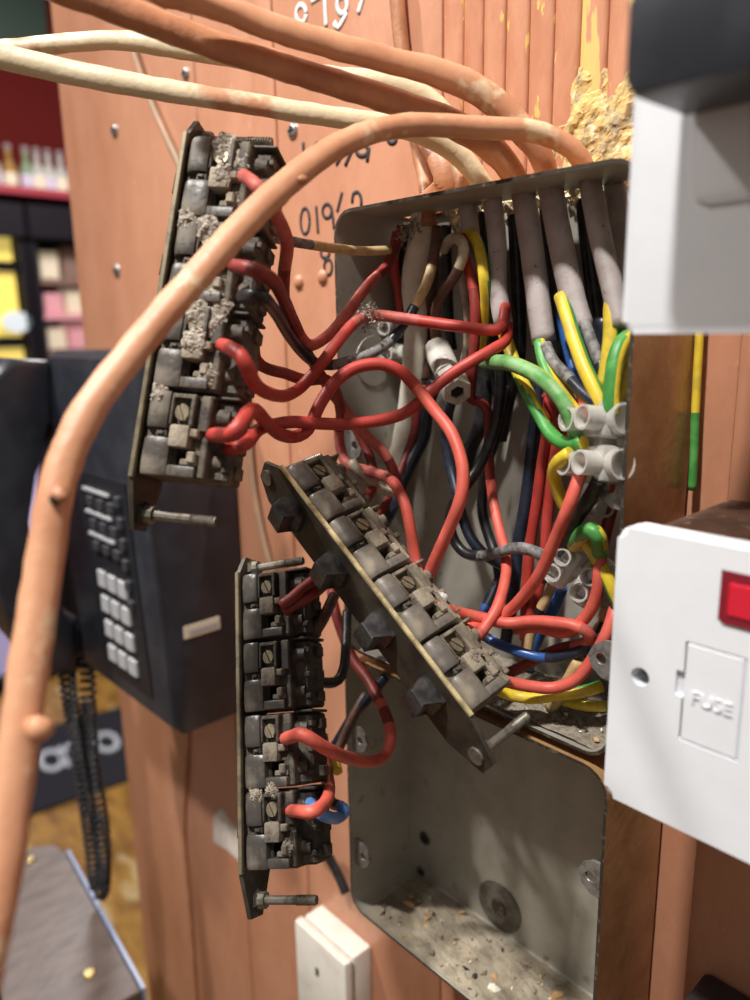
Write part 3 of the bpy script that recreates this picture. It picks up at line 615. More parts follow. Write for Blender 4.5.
# --- back of the box
wire('black_wire', [(500, 360, 16), (500, 395, 16), (494, 430, 18), (480, 465, 22), (466, 486, 28), (453, 505, 32), (450, 522, 34), (454, 540, 34), (465, 553, 34), (480, 556, 34), (497, 553, 36), (515, 548, 38), (530, 550, 38), (545, 557, 34), (556, 566, 28)], RW, ['black', 'black_dusty'], 'black wire curling round and ending dusty grey across red wires', stops=[0.62])
wire('black_wire', [(451, 402, 26), (447, 420, 24), (446, 440, 22), (450, 465, 22), (455, 485, 24), (462, 515, 28), (472, 540, 30), (488, 557, 28), (505, 566, 24)], RW, 'navy', 'navy wire dropping from the porcelain connector')
wire('black_wire', [(508, 385, 12), (498, 430, 13), (487, 465, 14), (483, 490, 14), (483, 515, 16), (490, 540, 18), (497, 560, 20), (500, 585, 20)], RW, 'black', 'black wire hanging straight behind the long red drop')
wire('black_wire', [(543, 370, 10), (536, 420, 11), (531, 462, 12), (525, 507, 14), (518, 545, 16), (515, 580, 18), (511, 610, 20), (505, 645, 22)], RW*1.15, 'navy', 'straight navy wire beside the pair of upright red wires')
wire('red_wire', [(549, 385, 18), (549, 404, 18), (547, 433, 18), (541, 471, 18), (536, 508, 18), (531, 540, 18), (528, 567, 19), (526, 600, 20), (525, 640, 20)], RW, 'red', 'upright red wire next to the navy wire behind the connectors')
wire('red_wire', [(546, 392, 22), (556, 410, 20), (558, 435, 18), (553, 471, 17), (548, 513, 17), (545, 551, 18), (539, 588, 20), (531, 616, 22), (526, 650, 22)], RW, 'red', 'upright red wire nearer the clear connectors')
wire('red_wire', [(548, 398, 24), (556, 412, 25), (565, 426, 26), (572, 442, 28)], RW*0.8, 'red', 'short red wire slanting under the earth wires')
wire('red_wire', [(594, 450, 40), (584, 466, 46), (579, 478, 50), (568, 508, 54), (555, 540, 52), (539, 575, 50), (521, 599, 48), (507, 612, 48), (490, 621, 52), (472, 627, 60), (456, 633, 68)], RW, 'red_lit', 'bright red wire slanting down from the clear connector to the diagonal strip')
wire('red_wire', [(436, 606, 76), (446, 609, 70), (461, 613, 63), (478, 617, 57), (506, 623, 50), (528, 621, 46), (550, 622, 44), (572, 625, 42), (586, 631, 40), (590, 639, 36), (579, 645, 34), (560, 649, 34), (542, 656, 35), (522, 667, 37), (505, 674, 36)], RW, ['red_lit', 'red_dusty', 'red_shaded'], 'red wire looping back on itself at the bottom of the box', stops=[0.5, 0.72])
wire('red_wire', [(614, 500, 30), (607, 527, 33), (602, 549, 36), (599, 573, 38), (597, 593, 38), (591, 609, 38), (581, 622, 38), (568, 632, 38), (552, 631, 39), (536, 627, 40), (515, 629, 42)], RW, ['red_shaded', 'red_lit'], 'red wire curving down beside the white fuse plate', stops=[0.2])
wire('red_wire', [(497, 679, 64), (508, 682, 58), (528, 686, 52), (553, 688, 46), (575, 680, 43), (592, 660, 40), (606, 635, 38), (614, 612, 34), (619, 595, 28)], RW, 'red_lit', 'bright red wire sweeping along the box floor from the last switch')
wire('red_wire', [(583, 396, 36), (586, 405, 39), (590, 416, 42), (594, 428, 42)], RW*1.05, 'red_lit', 'stub of bright red wire entering the top of the clear connector')
wire('red_wire', [(623, 452, 36), (621, 466, 36), (618, 482, 33), (612, 500, 28)], RW, 'red', 'stub of red wire leaving the clear connector by the lug')
wire('blue_wire', [(503, 572, 28), (494, 592, 34), (487, 606, 38), (481, 620, 42), (472, 630, 46)], RW*1.05, ['navy', 'blue'], 'dark blue wire behind the red wires at the last switch', stops=[0.4])
wire('blue_wire', [(478, 632, 48), (486, 637, 46), (496, 643, 45), (517, 651, 43), (539, 657, 40), (562, 657, 38), (582, 650, 36), (595, 642, 34), (605, 624, 30)], RW*0.9, ['navy', 'blue', 'navy'], 'shiny blue-black wire crossing low in the box', stops=[0.18, 0.5])  # blue stretch paints the sheen on a navy wire
wire('blue_wire', [(562, 588, 16), (554, 608, 17), (543, 628, 18), (533, 650, 18), (528, 670, 18)], RW*1.1, 'blue', 'blue wire slanting down behind the red loop')
wire('blue_wire', [(560, 300, 14), (564, 325, 15), (570, 352, 18), (577, 376, 22), (584, 400, 26)], RW*1.1, 'blue', 'blue wire leaving the grey sheath beside the striped earths')
wire('blue_wire', [(602, 318, 20), (604, 345, 20), (603, 372, 22), (600, 400, 26)], RW*1.1, 'navy', 'dark blue wire hanging between earth wires at the plate edge')
wire('tan_wire', [(558, 570, 22), (550, 591, 25), (541, 608, 27), (531, 634, 27), (526, 658, 28)], RW*0.9, ['black', 'tan', 'black', 'tan'], 'tan wire with dark patches slanting behind the red loop', stops=[0.14, 0.48, 0.62])
wire('tan_wire', [(607, 606, 28), (601, 624, 29), (593, 640, 30), (584, 654, 30)], RW*0.9, ['tan', 'navy'], 'tan wire end beside the curve of red wire', stops=[0.7])
wire('tan_wire', [(579, 660, 36), (572, 674, 36), (562, 692, 35), (551, 708, 33)], RW*1.1, 'tan', 'thick tan wire end standing in the dust heap')
wire('black_wire', [(600, 478, 48), (592, 494, 46), (578, 516, 42), (565, 538, 38), (552, 560, 34), (543, 578, 28)], RW*1.15, 'black', 'black wire slanting down from the clear connector')
wire('black_wire', [(546, 345, 30), (553, 361, 33), (567, 376, 37), (581, 390, 40), (594, 402, 42), (603, 412, 42)], RW*0.95, ['black_dusty', 'navy'], 'dusty black wire from grey sheath end to the clear connector', stops=[0.4])
wire('black_wire', [(584, 322, 28), (590, 338, 30), (597, 356, 32), (603, 372, 34), (607, 392, 36)], RW*0.95, ['black_dusty', 'navy'], 'grey-black wire between the two striped earth wires', stops=[0.5])
wire('white_wire', [(556, 372, 24), (568, 386, 28), (577, 400, 32), (583, 414, 36)], RW*0.6, 'offwhite', 'thin white strand beside the dusty black wire')
# --- earths
wire('earth_wire', [(484, 361, 34), (496, 362, 37), (508, 363, 39), (523, 368, 41), (541, 378, 43), (557, 393, 45), (568, 410, 45), (575, 428, 44), (578, 444, 42)], RW*1.25, ['green_dusty', 'yellow'], 'thick green earth wire arching into the clear connector', stripe=(-50, 0))
wire('earth_wire', [(540, 342, 28), (543, 358, 31), (550, 376, 35), (562, 395, 39), (572, 408, 42), (582, 422, 43)], RW*1.05, ['green', 'yellow'], 'green and yellow earth wire from the dirty sheath end', stripe=(-95, 0))
wire('earth_wire', [(561, 296, 28), (566, 312, 31), (574, 338, 35), (584, 366, 39), (595, 390, 41), (604, 410, 42)], RW*1.15, ['yellow', 'green'], 'yellow-faced earth wire running from white sheath end to connector', stripe=(-62, 0))
wire('earth_wire', [(613, 292, 28), (611, 310, 31), (611, 335, 33), (608, 360, 35), (604, 388, 37)], RW*1.15, ['yellow', 'green'], 'yellow earth wire hanging beside the upper white plate', stripe=(-70, 0))
wire('earth_wire', [(634, 338, 28), (627, 338, 33), (620, 346, 37), (615, 362, 40), (612, 385, 42), (611, 400, 43), (611, 414, 43)], RW*1.2, ['green', 'yellow'], 'earth wire hooked over the box edge into the clear connector', stripe=(-78, 0))
wire('earth_wire', [(635, 348, 26), (630, 364, 27), (625, 385, 29), (621, 404, 31)], RW*0.9, ['yellow', 'green'], 'short earth wire squeezed against the box side', stripe=(-30, 12))
wire('earth_wire', [(503, 330, 20), (511, 353, 24), (518, 373, 28), (530, 397, 33), (541, 418, 36), (552, 435, 40), (566, 444, 44), (584, 443, 46)], RW*1.1, ['yellow', 'green'], 'twisted earth wire slanting from sheath end to connector side', stripe=(-60, 9))
wire('earth_wire', [(571, 453, 50), (560, 460, 50), (554, 472, 47), (557, 488, 44), (564, 505, 41), (574, 522, 38), (584, 540, 37), (595, 556, 37), (606, 576, 37), (615, 596, 36), (622, 612, 34)], RW*1.05, ['yellow', 'green'], 'yellow earth wire bending out of the connector and down the box', stripe=(-20, 2.5))
wire('earth_wire', [(574, 545, 36), (582, 534, 42), (591, 530, 45), (598, 537, 44), (600, 550, 38), (597, 566, 32)], RW*1.25, ['yellow', 'green'], 'tight striped loop of earth wire above the lower connector', stripe=(0, 14))
wire('earth_wire', [(492, 686, 54), (505, 693, 50), (520, 697, 46), (536, 698, 44), (556, 695, 40), (581, 692, 36), (602, 686, 30)], RW*1.0, ['yellow', 'green'], 'earth wire lying along the front of the dust heap', stripe=(0, 4))
wire('earth_wire', [(556, 698, 30), (572, 703, 30), (588, 706, 29), (608, 706, 27)], RW*0.9, ['yellow', 'green'], 'short yellow wire end half buried in the dust heap', stripe=(0, 0))
wire('earth_wire', [(701, 300, 3), (699, 345, 3), (697, 380, 3), (695, 420, 3), (694, 452, 3), (692, 490, 3)], 1.6, ['yellow', 'green'], 'earth wire running down the wall between box and batten', stops=[0.52])
# --- wires of the upright dark strip
wire('red_wire', [(285, 739, 118), (291, 737, 122), (303, 735, 126), (327, 749, 116), (348, 758, 98), (369, 762, 84), (384, 756, 72), (391, 738, 66), (387, 718, 62), (380, 702, 58), (369, 681, 54), (353, 659, 52), (343, 635, 50), (335, 610, 48), (332, 588, 44), (338, 560, 38), (350, 530, 28)], RW*1.1, ['red_lit', 'red_shaded', 'red_lit', 'red_shaded'], 'pinkish red wire looping out from the upright dark strip', stops=[0.46, 0.53, 0.56])
wire('red_wire', [(280, 606, 107), (292, 598, 102), (303, 588, 96), (318, 577, 88), (334, 562, 72)], RW, 'red_shaded', 'dark red wire rising from the top switch of upright strip')
wire('red_wire', [(284, 612, 104), (300, 602, 98), (314, 594, 92), (328, 582, 80)], RW*0.9, 'red_shaded', 'lower of two dark red wires at the top of upright strip')
wire('brown_wire', [(283, 670, 105), (293, 660, 101), (303, 650, 96), (313, 635, 90), (323, 619, 84), (334, 596, 72)], RW*1.1, 'brown_wire', 'dark brown wire rising from the second switch of upright strip')
wire('black_wire', [(304, 678, 98), (314, 680, 94), (328, 683, 86), (338, 680, 80), (344, 668, 74), (346, 645, 66), (347, 612, 54)], RW, 'black', 'black wire hooking up behind the diagonal strip')
wire('red_wire', [(290, 811, 124), (297, 811, 130), (311, 812, 133), (323, 805, 124), (329, 793, 112), (328, 775, 90), (325, 755, 74), (323, 735, 68)], RW*1.05, ['red_lit', 'red_shaded'], 'short red wire at the lowest switch of upright strip', stops=[0.6])
wire('blue_wire', [(310, 803, 118), (320, 813, 124), (332, 818, 116), (340, 817, 103), (345, 811, 101), (340, 806, 100), (332, 803, 98), (327, 788, 80), (324, 765, 76)], RW, ['blue_light', 'navy'], 'curl of light blue wire beside the lowest upright switch', stops=[0.62])
wire('blue_wire', [(326, 758, 62), (337, 742, 58), (353, 716, 54), (369, 698, 50), (386, 676, 42)], RW*1.05, 'navy', 'dark blue wire slanting up behind the diagonal strip')
wire('earth_wire', [(338, 772, 72), (336, 758, 68), (345, 735, 61), (356, 712, 55), (366, 694, 48)], RW, ['yellow', 'brown_wire'], 'grimy yellow wire end behind the red loop', stops=[0.3])
wire('black_tube', [(296, 800, 30), (310, 825, 20), (322, 846, 10), (335, 868, 6), (346, 893, 6)], 3.2, 'black', 'black tube on the wall below the upright strip', cat='cable')  # black tube slanting down onto the wall
# --- thin painted wires clipped to the wall
wire('painted_wall_wire', [(132, 45, 3), (150, 98, 3), (166, 135, 3), (182, 170, 3), (205, 230, 3), (225, 300, 3), (240, 370, 3), (248, 430, 3), (254, 490, 3), (265, 545, 3), (278, 590, 3), (292, 640, 3)], 2.4, 'wall_wire', 'thin painted wire running down the wall behind the dusty strip', cat='wire')
wire('painted_wall_wire', [(190, 700, 2), (187, 762, 2), (184, 830, 2), (190, 910, 2), (197, 1010, 2)], 1.6, 'cable_brown', 'thin painted wire down the wide board below the telephone', cat='wire')
wire('painted_wall_cable', [(396, -15, 5), (401, 40, 5), (409, 100, 5), (419, 150, 5), (425, 178, 8), (428, 206, 14), (429, 225, 16)], 3.6, 'cable_brown', 'thin painted cable dropping down the wall into the box top', cat='cable')

# lint on wires
def lint(pts, label, seed, s=1.6, n=36, m='dust_light'):
    pr = random.Random(seed); bm = bmesh.new()
    for (px, py, d) in pts:
        c = P(px, py, d)
        for i in range(n):
            q = c + Vector((pr.gauss(0, s), pr.gauss(0, s), pr.gauss(0, s)))*MM
            dr = Vector((pr.gauss(0, 1), pr.gauss(0, 1), pr.gauss(0, 1))).normalized()
            cyl(bm, q, q+dr*pr.uniform(1, 2.6)*MM, 0.16*MM, n=4)
            if i % 3 == 0: bmesh.ops.create_icosphere(bm, subdivisions=1, radius=pr.uniform(.3, .8)*MM, matrix=Matrix.Translation(q))
    prop(obj('lint_tuft', bm, m), label, 'lint', kind='stuff')
lint([(361, 318, 64), (368, 313, 63), (375, 315, 59), (366, 324, 62)], 'pale tuft of lint on the crossing red wire', 3)
lint([(408, 230, 22), (413, 226, 22), (404, 238, 22)], 'grey lint clinging to wires under the box top', 5, s=1.8)

# ------------------------------------------------------------------ cables with painted outside and grey inside
def cable(outside, inside, r, mo, mi_, label, flat=0.62, fd=(0, 1, 0.2), rf=None, seed=0):
    """outside/inside: lists of world points; the painted length runs up to the box top, the sheath goes on inside"""
    e = empty('flat_cable', inside[-1]); prop(e, label, 'cable', 'flat cables entering the box top')
    T = -e.location
    full = outside + inside
    k = len(outside)
    for nm, pts, m in (('painted_length', outside + [inside[0]], mo), ('bare_sheath', inside, mi_)):
        bm = bmesh.new(); tube(bm, [p+T for p in pts], r*MM, n=14, step=0.004, flat=flat, flatdir=Vector(fd), rough=0.10 if nm == 'painted_length' else 0.04, seed=seed, rf=rf if nm == 'painted_length' else None)
        obj(nm, bm, m, e, smooth=True)
    return e
LONG = cable([Q(-30, 1030, 158), Q(-12, 940, 162), Q(5, 850, 168), Q(18, 750, 174), Q(30, 660, 180), Q(42, 580, 186), Q(52, 515, 190), Q(64, 463, 194), Q(90, 408, 200), Q(140, 342, 210), Q(190, 284, 219), Q(240, 228, 228), Q(290, 180, 238), Q(340, 145, 248), Q(400, 126, 258), Q(480, 128, 265), Q(530, 131, 268), Q(562, 142, 269), Q(580, 158, 270)],
      [P(590, 182, 22), P(600, 235, 26), P(612, 285, 28), P(621, 328, 30)], 4.6, 'cable_paint', 'sheath_grey', 'long salmon-painted cable arching over the dusty strip and hanging down in front', flat=0.85, fd=(0.3, 0.2, 1), rf=lambda t: 1.0-0.12*max(0, (t-0.7)/0.3))
cable([Q(140, -25, 232), Q(170, -8, 240), Q(230, 12, 250), Q(300, 36, 260), Q(380, 58, 270), Q(440, 74, 277), Q(482, 93, 280), Q(515, 122, 282), Q(538, 150, 283)],
      [P(549, 180, 20), P(561, 245, 24), P(573, 300, 26), P(582, 330, 27)], 5.2, 'cable_paint', 'sheath_grey', 'salmon cable highest against the boards, cream where its paint has worn', flat=0.75, fd=(0.2, 1, -0.3), seed=3)
cable([Q(40, -20, 238), Q(110, 6, 246), Q(200, 40, 258), Q(300, 72, 270), Q(380, 97, 280), Q(440, 118, 288), Q(480, 140, 292), Q(505, 162, 294)],
      [P(523, 192, 20), P(532, 250, 22), P(538, 300, 24), P(544, 342, 25)], 5.2, 'cable_brown', 'sheath_grey', 'brown-painted cable lying just below the highest one', flat=0.75, fd=(0.2, 1, -0.3), seed=5)
cable([Q(-40, 44, 262), Q(0, 56, 264), Q(60, 70, 268), Q(130, 84, 272), Q(200, 96, 278), Q(240, 102, 282), Q(300, 112, 288), Q(380, 124, 296), Q(430, 136, 302), Q(462, 158, 306), Q(478, 178, 308)],
      [P(492, 198, 20), P(497, 240, 22), P(498, 290, 23), P(504, 326, 24)], 4.4, 'cable_worn', 'sheath_grey', 'worn cream and salmon cable sagging lowest behind the arching one', flat=0.75, fd=(0.2, 1, -0.3), seed=8)
cable([Q(-40, 54, 300), Q(20, 48, 302), Q(80, 42, 305), Q(130, 41, 308), Q(190, 50, 310), Q(260, 62, 312), Q(330, 76, 314), Q(395, 84, 316), Q(437, 106, 318), Q(455, 140, 318), Q(462, 178, 318)],
      [P(467, 202, 18), P(470, 230, 18), P(474, 262, 16), P(476, 300, 12)], 4.4, 'cable_worn', 'sheath_grey', 'worn cream cable passing behind the brown-painted one', flat=0.75, fd=(0.2, 1, -0.3), seed=13)
cable([P(410, 112, 8), P(426, 135, 14), P(440, 160, 18), P(446, 185, 18)], [P(424, 206, 16), P(420, 240, 15), P(413, 280, 14), P(416, 320, 12), P(414, 360, 11), P(410, 400, 10), P(404, 435, 10), P(398, 465, 11), P(390, 497, 14)], 5.6, 'cable_brown', 'sheath_white', 'white flat cable running down the side of the box', flat=0.5, fd=(-0.7, 1, 0), seed=15)
cable([P(611, 170, 10)], [P(613, 178, 12), P(620, 220, 12), P(626, 270, 12), P(628, 310, 12)], 4.2, 'cable_brown', 'sheath_grey', 'grimy cable deepest in the box corner beside the upper plate', seed=17)

def blob(px, py, ax, r, m, name, lab, sq=(1, 1, 1)):
    bm = bmesh.new(); bmesh.ops.create_icosphere(bm, subdivisions=2, radius=r*MM, matrix=Matrix.Diagonal((*sq, 1)))
    for v in bm.verts: v.co += noise.noise_vector(v.co*400+Vector((px, 0, 0)))*r*MM*0.35
    o = obj(name, bm, m, LONG, smooth=True); o.location = Q(px, py, ax)-LONG.location; o['label'] = lab
blob(60, 495, 187.5, 2.6, 'cable_brown', 'paint_scar', 'dark scar in the paint', (1.2, 0.8, 0.8)); blob(56, 498, 186.5, 1.6, 'hole_dark', 'paint_scar', 'dark scar in the paint')
blob(38, 727, 172, 3.0, 'cable_paint', 'paint_blob', 'dribble of salmon paint'); blob(302, 180, 236.5, 1.8, 'cable_brown', 'paint_scar', 'small nick in the paint')
# ------------------------------------------------------------------ terminal connectors
def frame_at(p, xdir, zdir):
    x = Vector(xdir).normalized(); z = Vector(zdir); z = (z-x*z.dot(x)).normalized(); y = z.cross(x)
    return Matrix(((x.x, y.x, z.x, p.x), (x.y, y.y, z.y, p.y), (x.z, y.z, z.z, p.z), (0, 0, 0, 1)))
def hollow(bm, p0, p1, r, t=0.8*MM, n=16):
    p0, p1 = Vector(p0), Vector(p1); q = (p1-p0).to_track_quat('Z', 'Y')
    L4 = []
    for c, rr in ((p0, r), (p1, r), (p1, r-t), (p0, r-t)):
        L4.append([bm.verts.new(c+q @ Vector((math.cos(2*math.pi*i/n)*rr, math.sin(2*math.pi*i/n)*rr, 0))) for i in range(n)])
    for a in range(3):
        for i in range(n):
            f = bm.faces.new((L4[a][i], L4[a][(i+1) % n], L4[a+1][(i+1) % n], L4[a+1][i])); f.smooth = True
    bm.faces.new(L4[3])
def strip_connector(px, py, d, ways, xd, zd, label, k=1.0):
    """clear terminal strip: a waist block per way, entry barrels on both sides and screw chimneys"""
    v = ray(px, py).normalized()
    e = empty('terminal_connector', mat=frame_at(P(px, py, d), Vector(xd), Vector(zd))); prop(e, label, 'connector')
    for i in range(ways):
        bm = bmesh.new(); o = (i-(ways-1)/2)*12*k
        bx(bm, ((o-5*k)*MM, -7*k*MM, -4.5*k*MM), ((o+5*k)*MM, 7*k*MM, 4.5*k*MM), 1.4*k*MM, seg=2)
        for s in (-1, 1):
            hollow(bm, (o*MM, s*6*k*MM, 0), (o*MM, s*9.5*k*MM, 0), 4.2*k*MM)
            hollow(bm, (o*MM, s*3.6*k*MM, 3*k*MM), (o*MM, s*3.6*k*MM, 9.5*k*MM), 3.4*k*MM)
        obj('terminal_way', bm, 'connector', e, smooth=True, angle=40)
        for s in (-1, 1):
            bm = bmesh.new(); cyl(bm, (o*MM, s*3.6*k*MM, 3*k*MM), (o*MM, s*3.6*k*MM, 6*k*MM), 2*k*MM, n=10); obj('clamp_screw', bm, 'steel_screw', e)
    if ways > 1:
        bm = bmesh.new(); bx(bm, (-(ways-1)*6*k*MM, -2.6*k*MM, -3.5*k*MM), ((ways-1)*6*k*MM, 2.6*k*MM, 2*k*MM), 0.5*MM); obj('web', bm, 'connector', e)
    return e
strip_connector(601, 443, 40, 2, -up*1.0-rt*0.06, -rt*0.92-fw*0.36-up*0.08, 'clear plastic terminal block joining earth and red wires beside the box edge', 1.3)
strip_connector(580, 572, 30, 2, (0.9, 0.1, -0.45), (0.1, -1, 0.2), 'clear plastic terminal block low in the box under the striped loop', 1.05)
strip_connector(388, 342, 12, 2, (0.1, 0, -1), (0.3, -1, 0), 'clear plastic terminal block behind the linty red wire', 1.05)
strip_connector(600, 508, 30, 1, (0.1, -0.2, -1), (-0.7, -0.7, 0), 'single clear terminal behind the black wire by the lug', 0.8)
# clear collar on the third switch of the diagonal strip
p = P(438, 606, 72); bm = bmesh.new(); hollow(bm, (0, 0, 0), Vector((0.15, 0.1, 1)).normalized()*0.005, 0.003, 0.0005)
o = obj('clear_collar', bm, 'connector', smooth=True); o.location = p; prop(o, 'clear plastic collar poking up behind the third diagonal switch', 'collar')
# porcelain screw connector
ax_ = (P(457, 395, 40)-P(438, 355, 26)).normalized()
e = empty('porcelain_connector', mat=frame_at(P(438, 352, 26), ax_.orthogonal(), ax_)); prop(e, 'off-white porcelain screw connector hanging below the crossing red wires', 'connector')
Lc = (P(457, 395, 40)-P(438, 352, 26)).length
bm = bmesh.new(); cyl(bm, (0, 0, -2*MM), (0, 0, Lc*0.55), 6.2*MM, 5.6*MM, n=18); cyl(bm, (0, 0, Lc*0.55), (0, 0, Lc*0.62), 5.6*MM, 6.6*MM, n=18); obj('cap_body', bm, 'porcelain', e, smooth=True, angle=40)
bm = bmesh.new(); hollow(bm, (0, 0, Lc*0.6), (0, 0, Lc), 6.4*MM, 3.2*MM, n=6); obj('hex_collar', bm, 'porcelain', e, angle=20)
bm = bmesh.new(); cyl(bm, (0, 0, Lc*0.7), (0, 0, Lc*0.96), 3.1*MM, n=12); obj('bore', bm, 'hole_dark', e)

# ------------------------------------------------------------------ fused spur plate
FX0, FX1, FZ0, FZ1, FD = -113.5, -23.5, -150, -59.5, 77
fs = empty('fused_spur', W((FX0+FX1)/2, 9, FZ0)); prop(fs, 'white fused spur plate with red neon and FUSE carrier', 'switch plate')
iv = -fs.location
bm = bmesh.new(); poly = rrect(FX0*MM+iv.x, FX1*MM+iv.x, CAMZ+FZ0*MM+iv.z, CAMZ+FZ1*MM+iv.z, 3.5*MM)
prism(bm, poly, -FD*MM+iv.y, -(FD-10)*MM+iv.y, 'y', bev=2.0*MM)
pl = obj('face_plate', bm, ['white_plastic', 'hole_dark'], fs, smooth=True, angle=30)
def at_(x, d, z): return W(x, d, z)+iv
cs = []
c = bmesh.new(); cyl(c, at_(-103.5, FD+2, -105.2), at_(-103.5, FD-11, -105.2), 3.0*MM, n=20); cs.append(c)
c = bmesh.new(); bx(c, at_(-90.3, FD-4, -120.6), at_(-73.2, FD+2, -89.4)); cs.append(c)
c = bmesh.new(); bx(c, at_(-82, FD-5, -81.2), at_(-64, FD+2, -66)); cs.append(c)
c = bmesh.new(); bx(c, at_(-92.4, FD-1.4, -107), at_(-90, FD+2, -99)); cs.append(c)
cut(pl, cs); pl.data.shade_flat()
bm = bmesh.new(); bx(bm, at_(-90.0, FD-4, -120.3), at_(-73.5, FD-0.1, -89.7), 0.5*MM); fc = obj('fuse_carrier', bm, 'white_plastic', fs)
tm = text_mesh('FUSE', 5.6*MM, 0.35*MM); tm.materials.append(M['white_plastic'])
t = bpy.data.objects.new('raised_lettering', tm); COL.objects.link(t); t.parent = fc; t.location = at_(-81.7, FD, -106); t.rotation_euler = (math.pi/2, 0, 0)
bm = bmesh.new(); prism(bm, rrect(*[v for v in (at_(-81.7, 0, 0).x, at_(-64.2, 0, 0).x, at_(0, 0, -80.9).z, at_(0, 0, -66.3).z)], 1.2*MM), at_(0, FD+0.6, 0).y, at_(0, FD-4, 0).y, 'y', bev=0.5*MM); ne = obj('neon_bezel', bm, 'neon_frame', fs)
bm = bmesh.new(); bx(bm, at_(-79.6, FD-1, -78.6), at_(-66, FD+1.1, -68.8), 0.6*MM); obj('neon_lens', bm, 'neon_red', fs)
bm = bmesh.new(); cyl(bm, at_(-103.5, FD-9, -105.2), at_(-103.5, FD-6.2, -105.2), 2.4*MM, n=16); obj('fixing_screw', bm, 'hole_dark', fs)
bm = bmesh.new(); bx(bm, at_(FX0+4, 9, FZ0+3), at_(FX1-3, FD-9, FZ1-2), 1.5*MM); obj('back_box', bm, 'pattress_brown', fs)

# ------------------------------------------------------------------ upper socket plate with a black plug
SX0, SX1, SZ0, SZ1, SD = -105.5, 42, -2.8, 84, 95
so = empty('white_socket', W((SX0+SX1)/2, 9, SZ0)); prop(so, 'white socket plate with a black plug pushed in', 'socket')
iv = -so.location
bm = bmesh.new(); prism(bm, rrect(SX0*MM+iv.x, SX1*MM+iv.x, CAMZ+SZ0*MM+iv.z, CAMZ+SZ1*MM+iv.z, 3*MM), -SD*MM+iv.y, -(SD-11)*MM+iv.y, 'y', bev=2*MM)
obj('face_plate', bm, 'white_plastic', so, smooth=True, angle=30)
bm = bmesh.new(); bx(bm, at_(SX0+3, 9, SZ0+2), at_(SX1-3, SD-10, SZ1-2), 1.5*MM); obj('back_box', bm, 'white_plastic', so)
bm = bmesh.new(); q = P(690, 206, SD)
prism(bm, rrect(q.x+iv.x, q.x+iv.x+0.05, q.z+iv.z, q.z+iv.z+0.036, 4*MM), -(SD+0.7)*MM+iv.y, -(SD-1)*MM+iv.y, 'y', bev=0.5*MM); obj('socket_panel', bm, 'white_plastic', so, smooth=True, angle=30)
pg = empty('black_plug', W(-70, SD, 51)); prop(pg, 'black plastic plug body standing out from the white socket plate', 'plug')
iv = -pg.location
bm = bmesh.new(); prism(bm, [((x-0)*MM+iv.x, CAMZ+z*MM+iv.z) for x, z in ((-91, 46.5), (-93, 50), (-93, 64), (-90, 69), (-42, 71), (-40, 45.5))], -(SD+27)*MM+iv.y, -(SD+0.8)*MM+iv.y, 'y', bev=1.5*MM)
obj('plug_body', bm, 'plug_black', pg, smooth=True, angle=35)
bm = bmesh.new(); bx(bm, at_(-58, SD+0.8, 34), at_(-36, SD+16, 48), 4*MM, seg=3); obj('cord_grip', bm, 'plug_black', pg, smooth=True, angle=35)

# black box end low beside the wall
bm = bmesh.new(); q = P(702, 972, 12); bx(bm, (q.x, -0.045, q.z-0.09), (q.x+0.08, -0.009, q.z), 3*MM, seg=2)
o = obj('black_adaptor', bm, 'plug_black', smooth=True, angle=35); prop(o, 'black plastic adaptor on the batten below the fused spur', 'adaptor')

# white surface box below the upright strip
p = P(322, 903, 0); wb = empty('white_junction_box', (p.x+0.026, 0, p.z-0.09)); prop(wb, 'white plastic junction box on the wall below the switch strips', 'junction box')
bm = bmesh.new(); bx(bm, (-0.026, -0.016, 0), (0.026, 0, 0.09), 2*MM, seg=2); obj('base', bm, 'white_box', wb, smooth=True, angle=35)
bm = bmesh.new(); bx(bm, (-0.027, -0.024, -0.001), (0.027, -0.0168, 0.0905), 2*MM, seg=2); ld = obj('lid', bm, 'white_box', wb, smooth=True, angle=35)
bm = bmesh.new(); bx(bm, (-0.004, -0.0244, 0.062), (-0.001, -0.0239, 0.068)); obj('vent_slot', bm, 'hole_dark', ld)

# ------------------------------------------------------------------ wall telephone
ph = empty('wall_telephone', W(-525, 0, -276)); prop(ph, 'black wall telephone with handset hung at its side', 'telephone')
iv = -ph.location
bm = bmesh.new()
side = [(0, -276), (55, -276), (62, -268), (70, -60), (66, -18), (58, -13), (0, -13)]     # depth, height
prism(bm, [(-d*MM+iv.y, CAMZ+z*MM+iv.z) for d, z in side], -602*MM+iv.x, -446*MM+iv.x, 'x', bev=4*MM)
obj('body', bm, 'phone_black', ph, smooth=True, angle=35)
def face_d(z): return 62+(z+268)*8/208.0
def key(x, z, w, h, m, name, t=1.5):
    bm = bmesh.new(); d = face_d(z); bx(bm, at_(x-w/2, d-1, z-h/2), at_(x+w/2, d+t, z+h/2), 0.8*MM); obj(name, bm, m, ph)
bm = bmesh.new(); prism(bm, [(at_(0, face_d(z)+o_, 0).y, at_(0, 0, z).z) for z, o_ in ((-254, -1), (-254, 1), (-98, 1), (-98, -1))], at_(-552, 0, 0).x, at_(-474, 0, 0).x, 'x'); obj('key_panel', bm, 'phone_dark', ph)
for r_ in range(4):
    for c_ in range(3): key(-532+c_*17, -178-r_*20, 13, 13, 'key_grey', 'keypad_key', 3)
for r_ in range(3):
    for c_ in range(3): key(-532+c_*17, -118-r_*17, 10, 7, 'key_dark', 'memory_key', 4)
    bm = bmesh.new(); z = -110-r_*17; bx(bm, at_(-543, face_d(z), z-1), at_(-500, face_d(z)+3.2, z+1)); obj('key_label_strip', bm, 'key_grey', ph)
for r_ in range(6): key(-486, -112-r_*15, 7, 8, 'key_dark', 'side_key', 4)
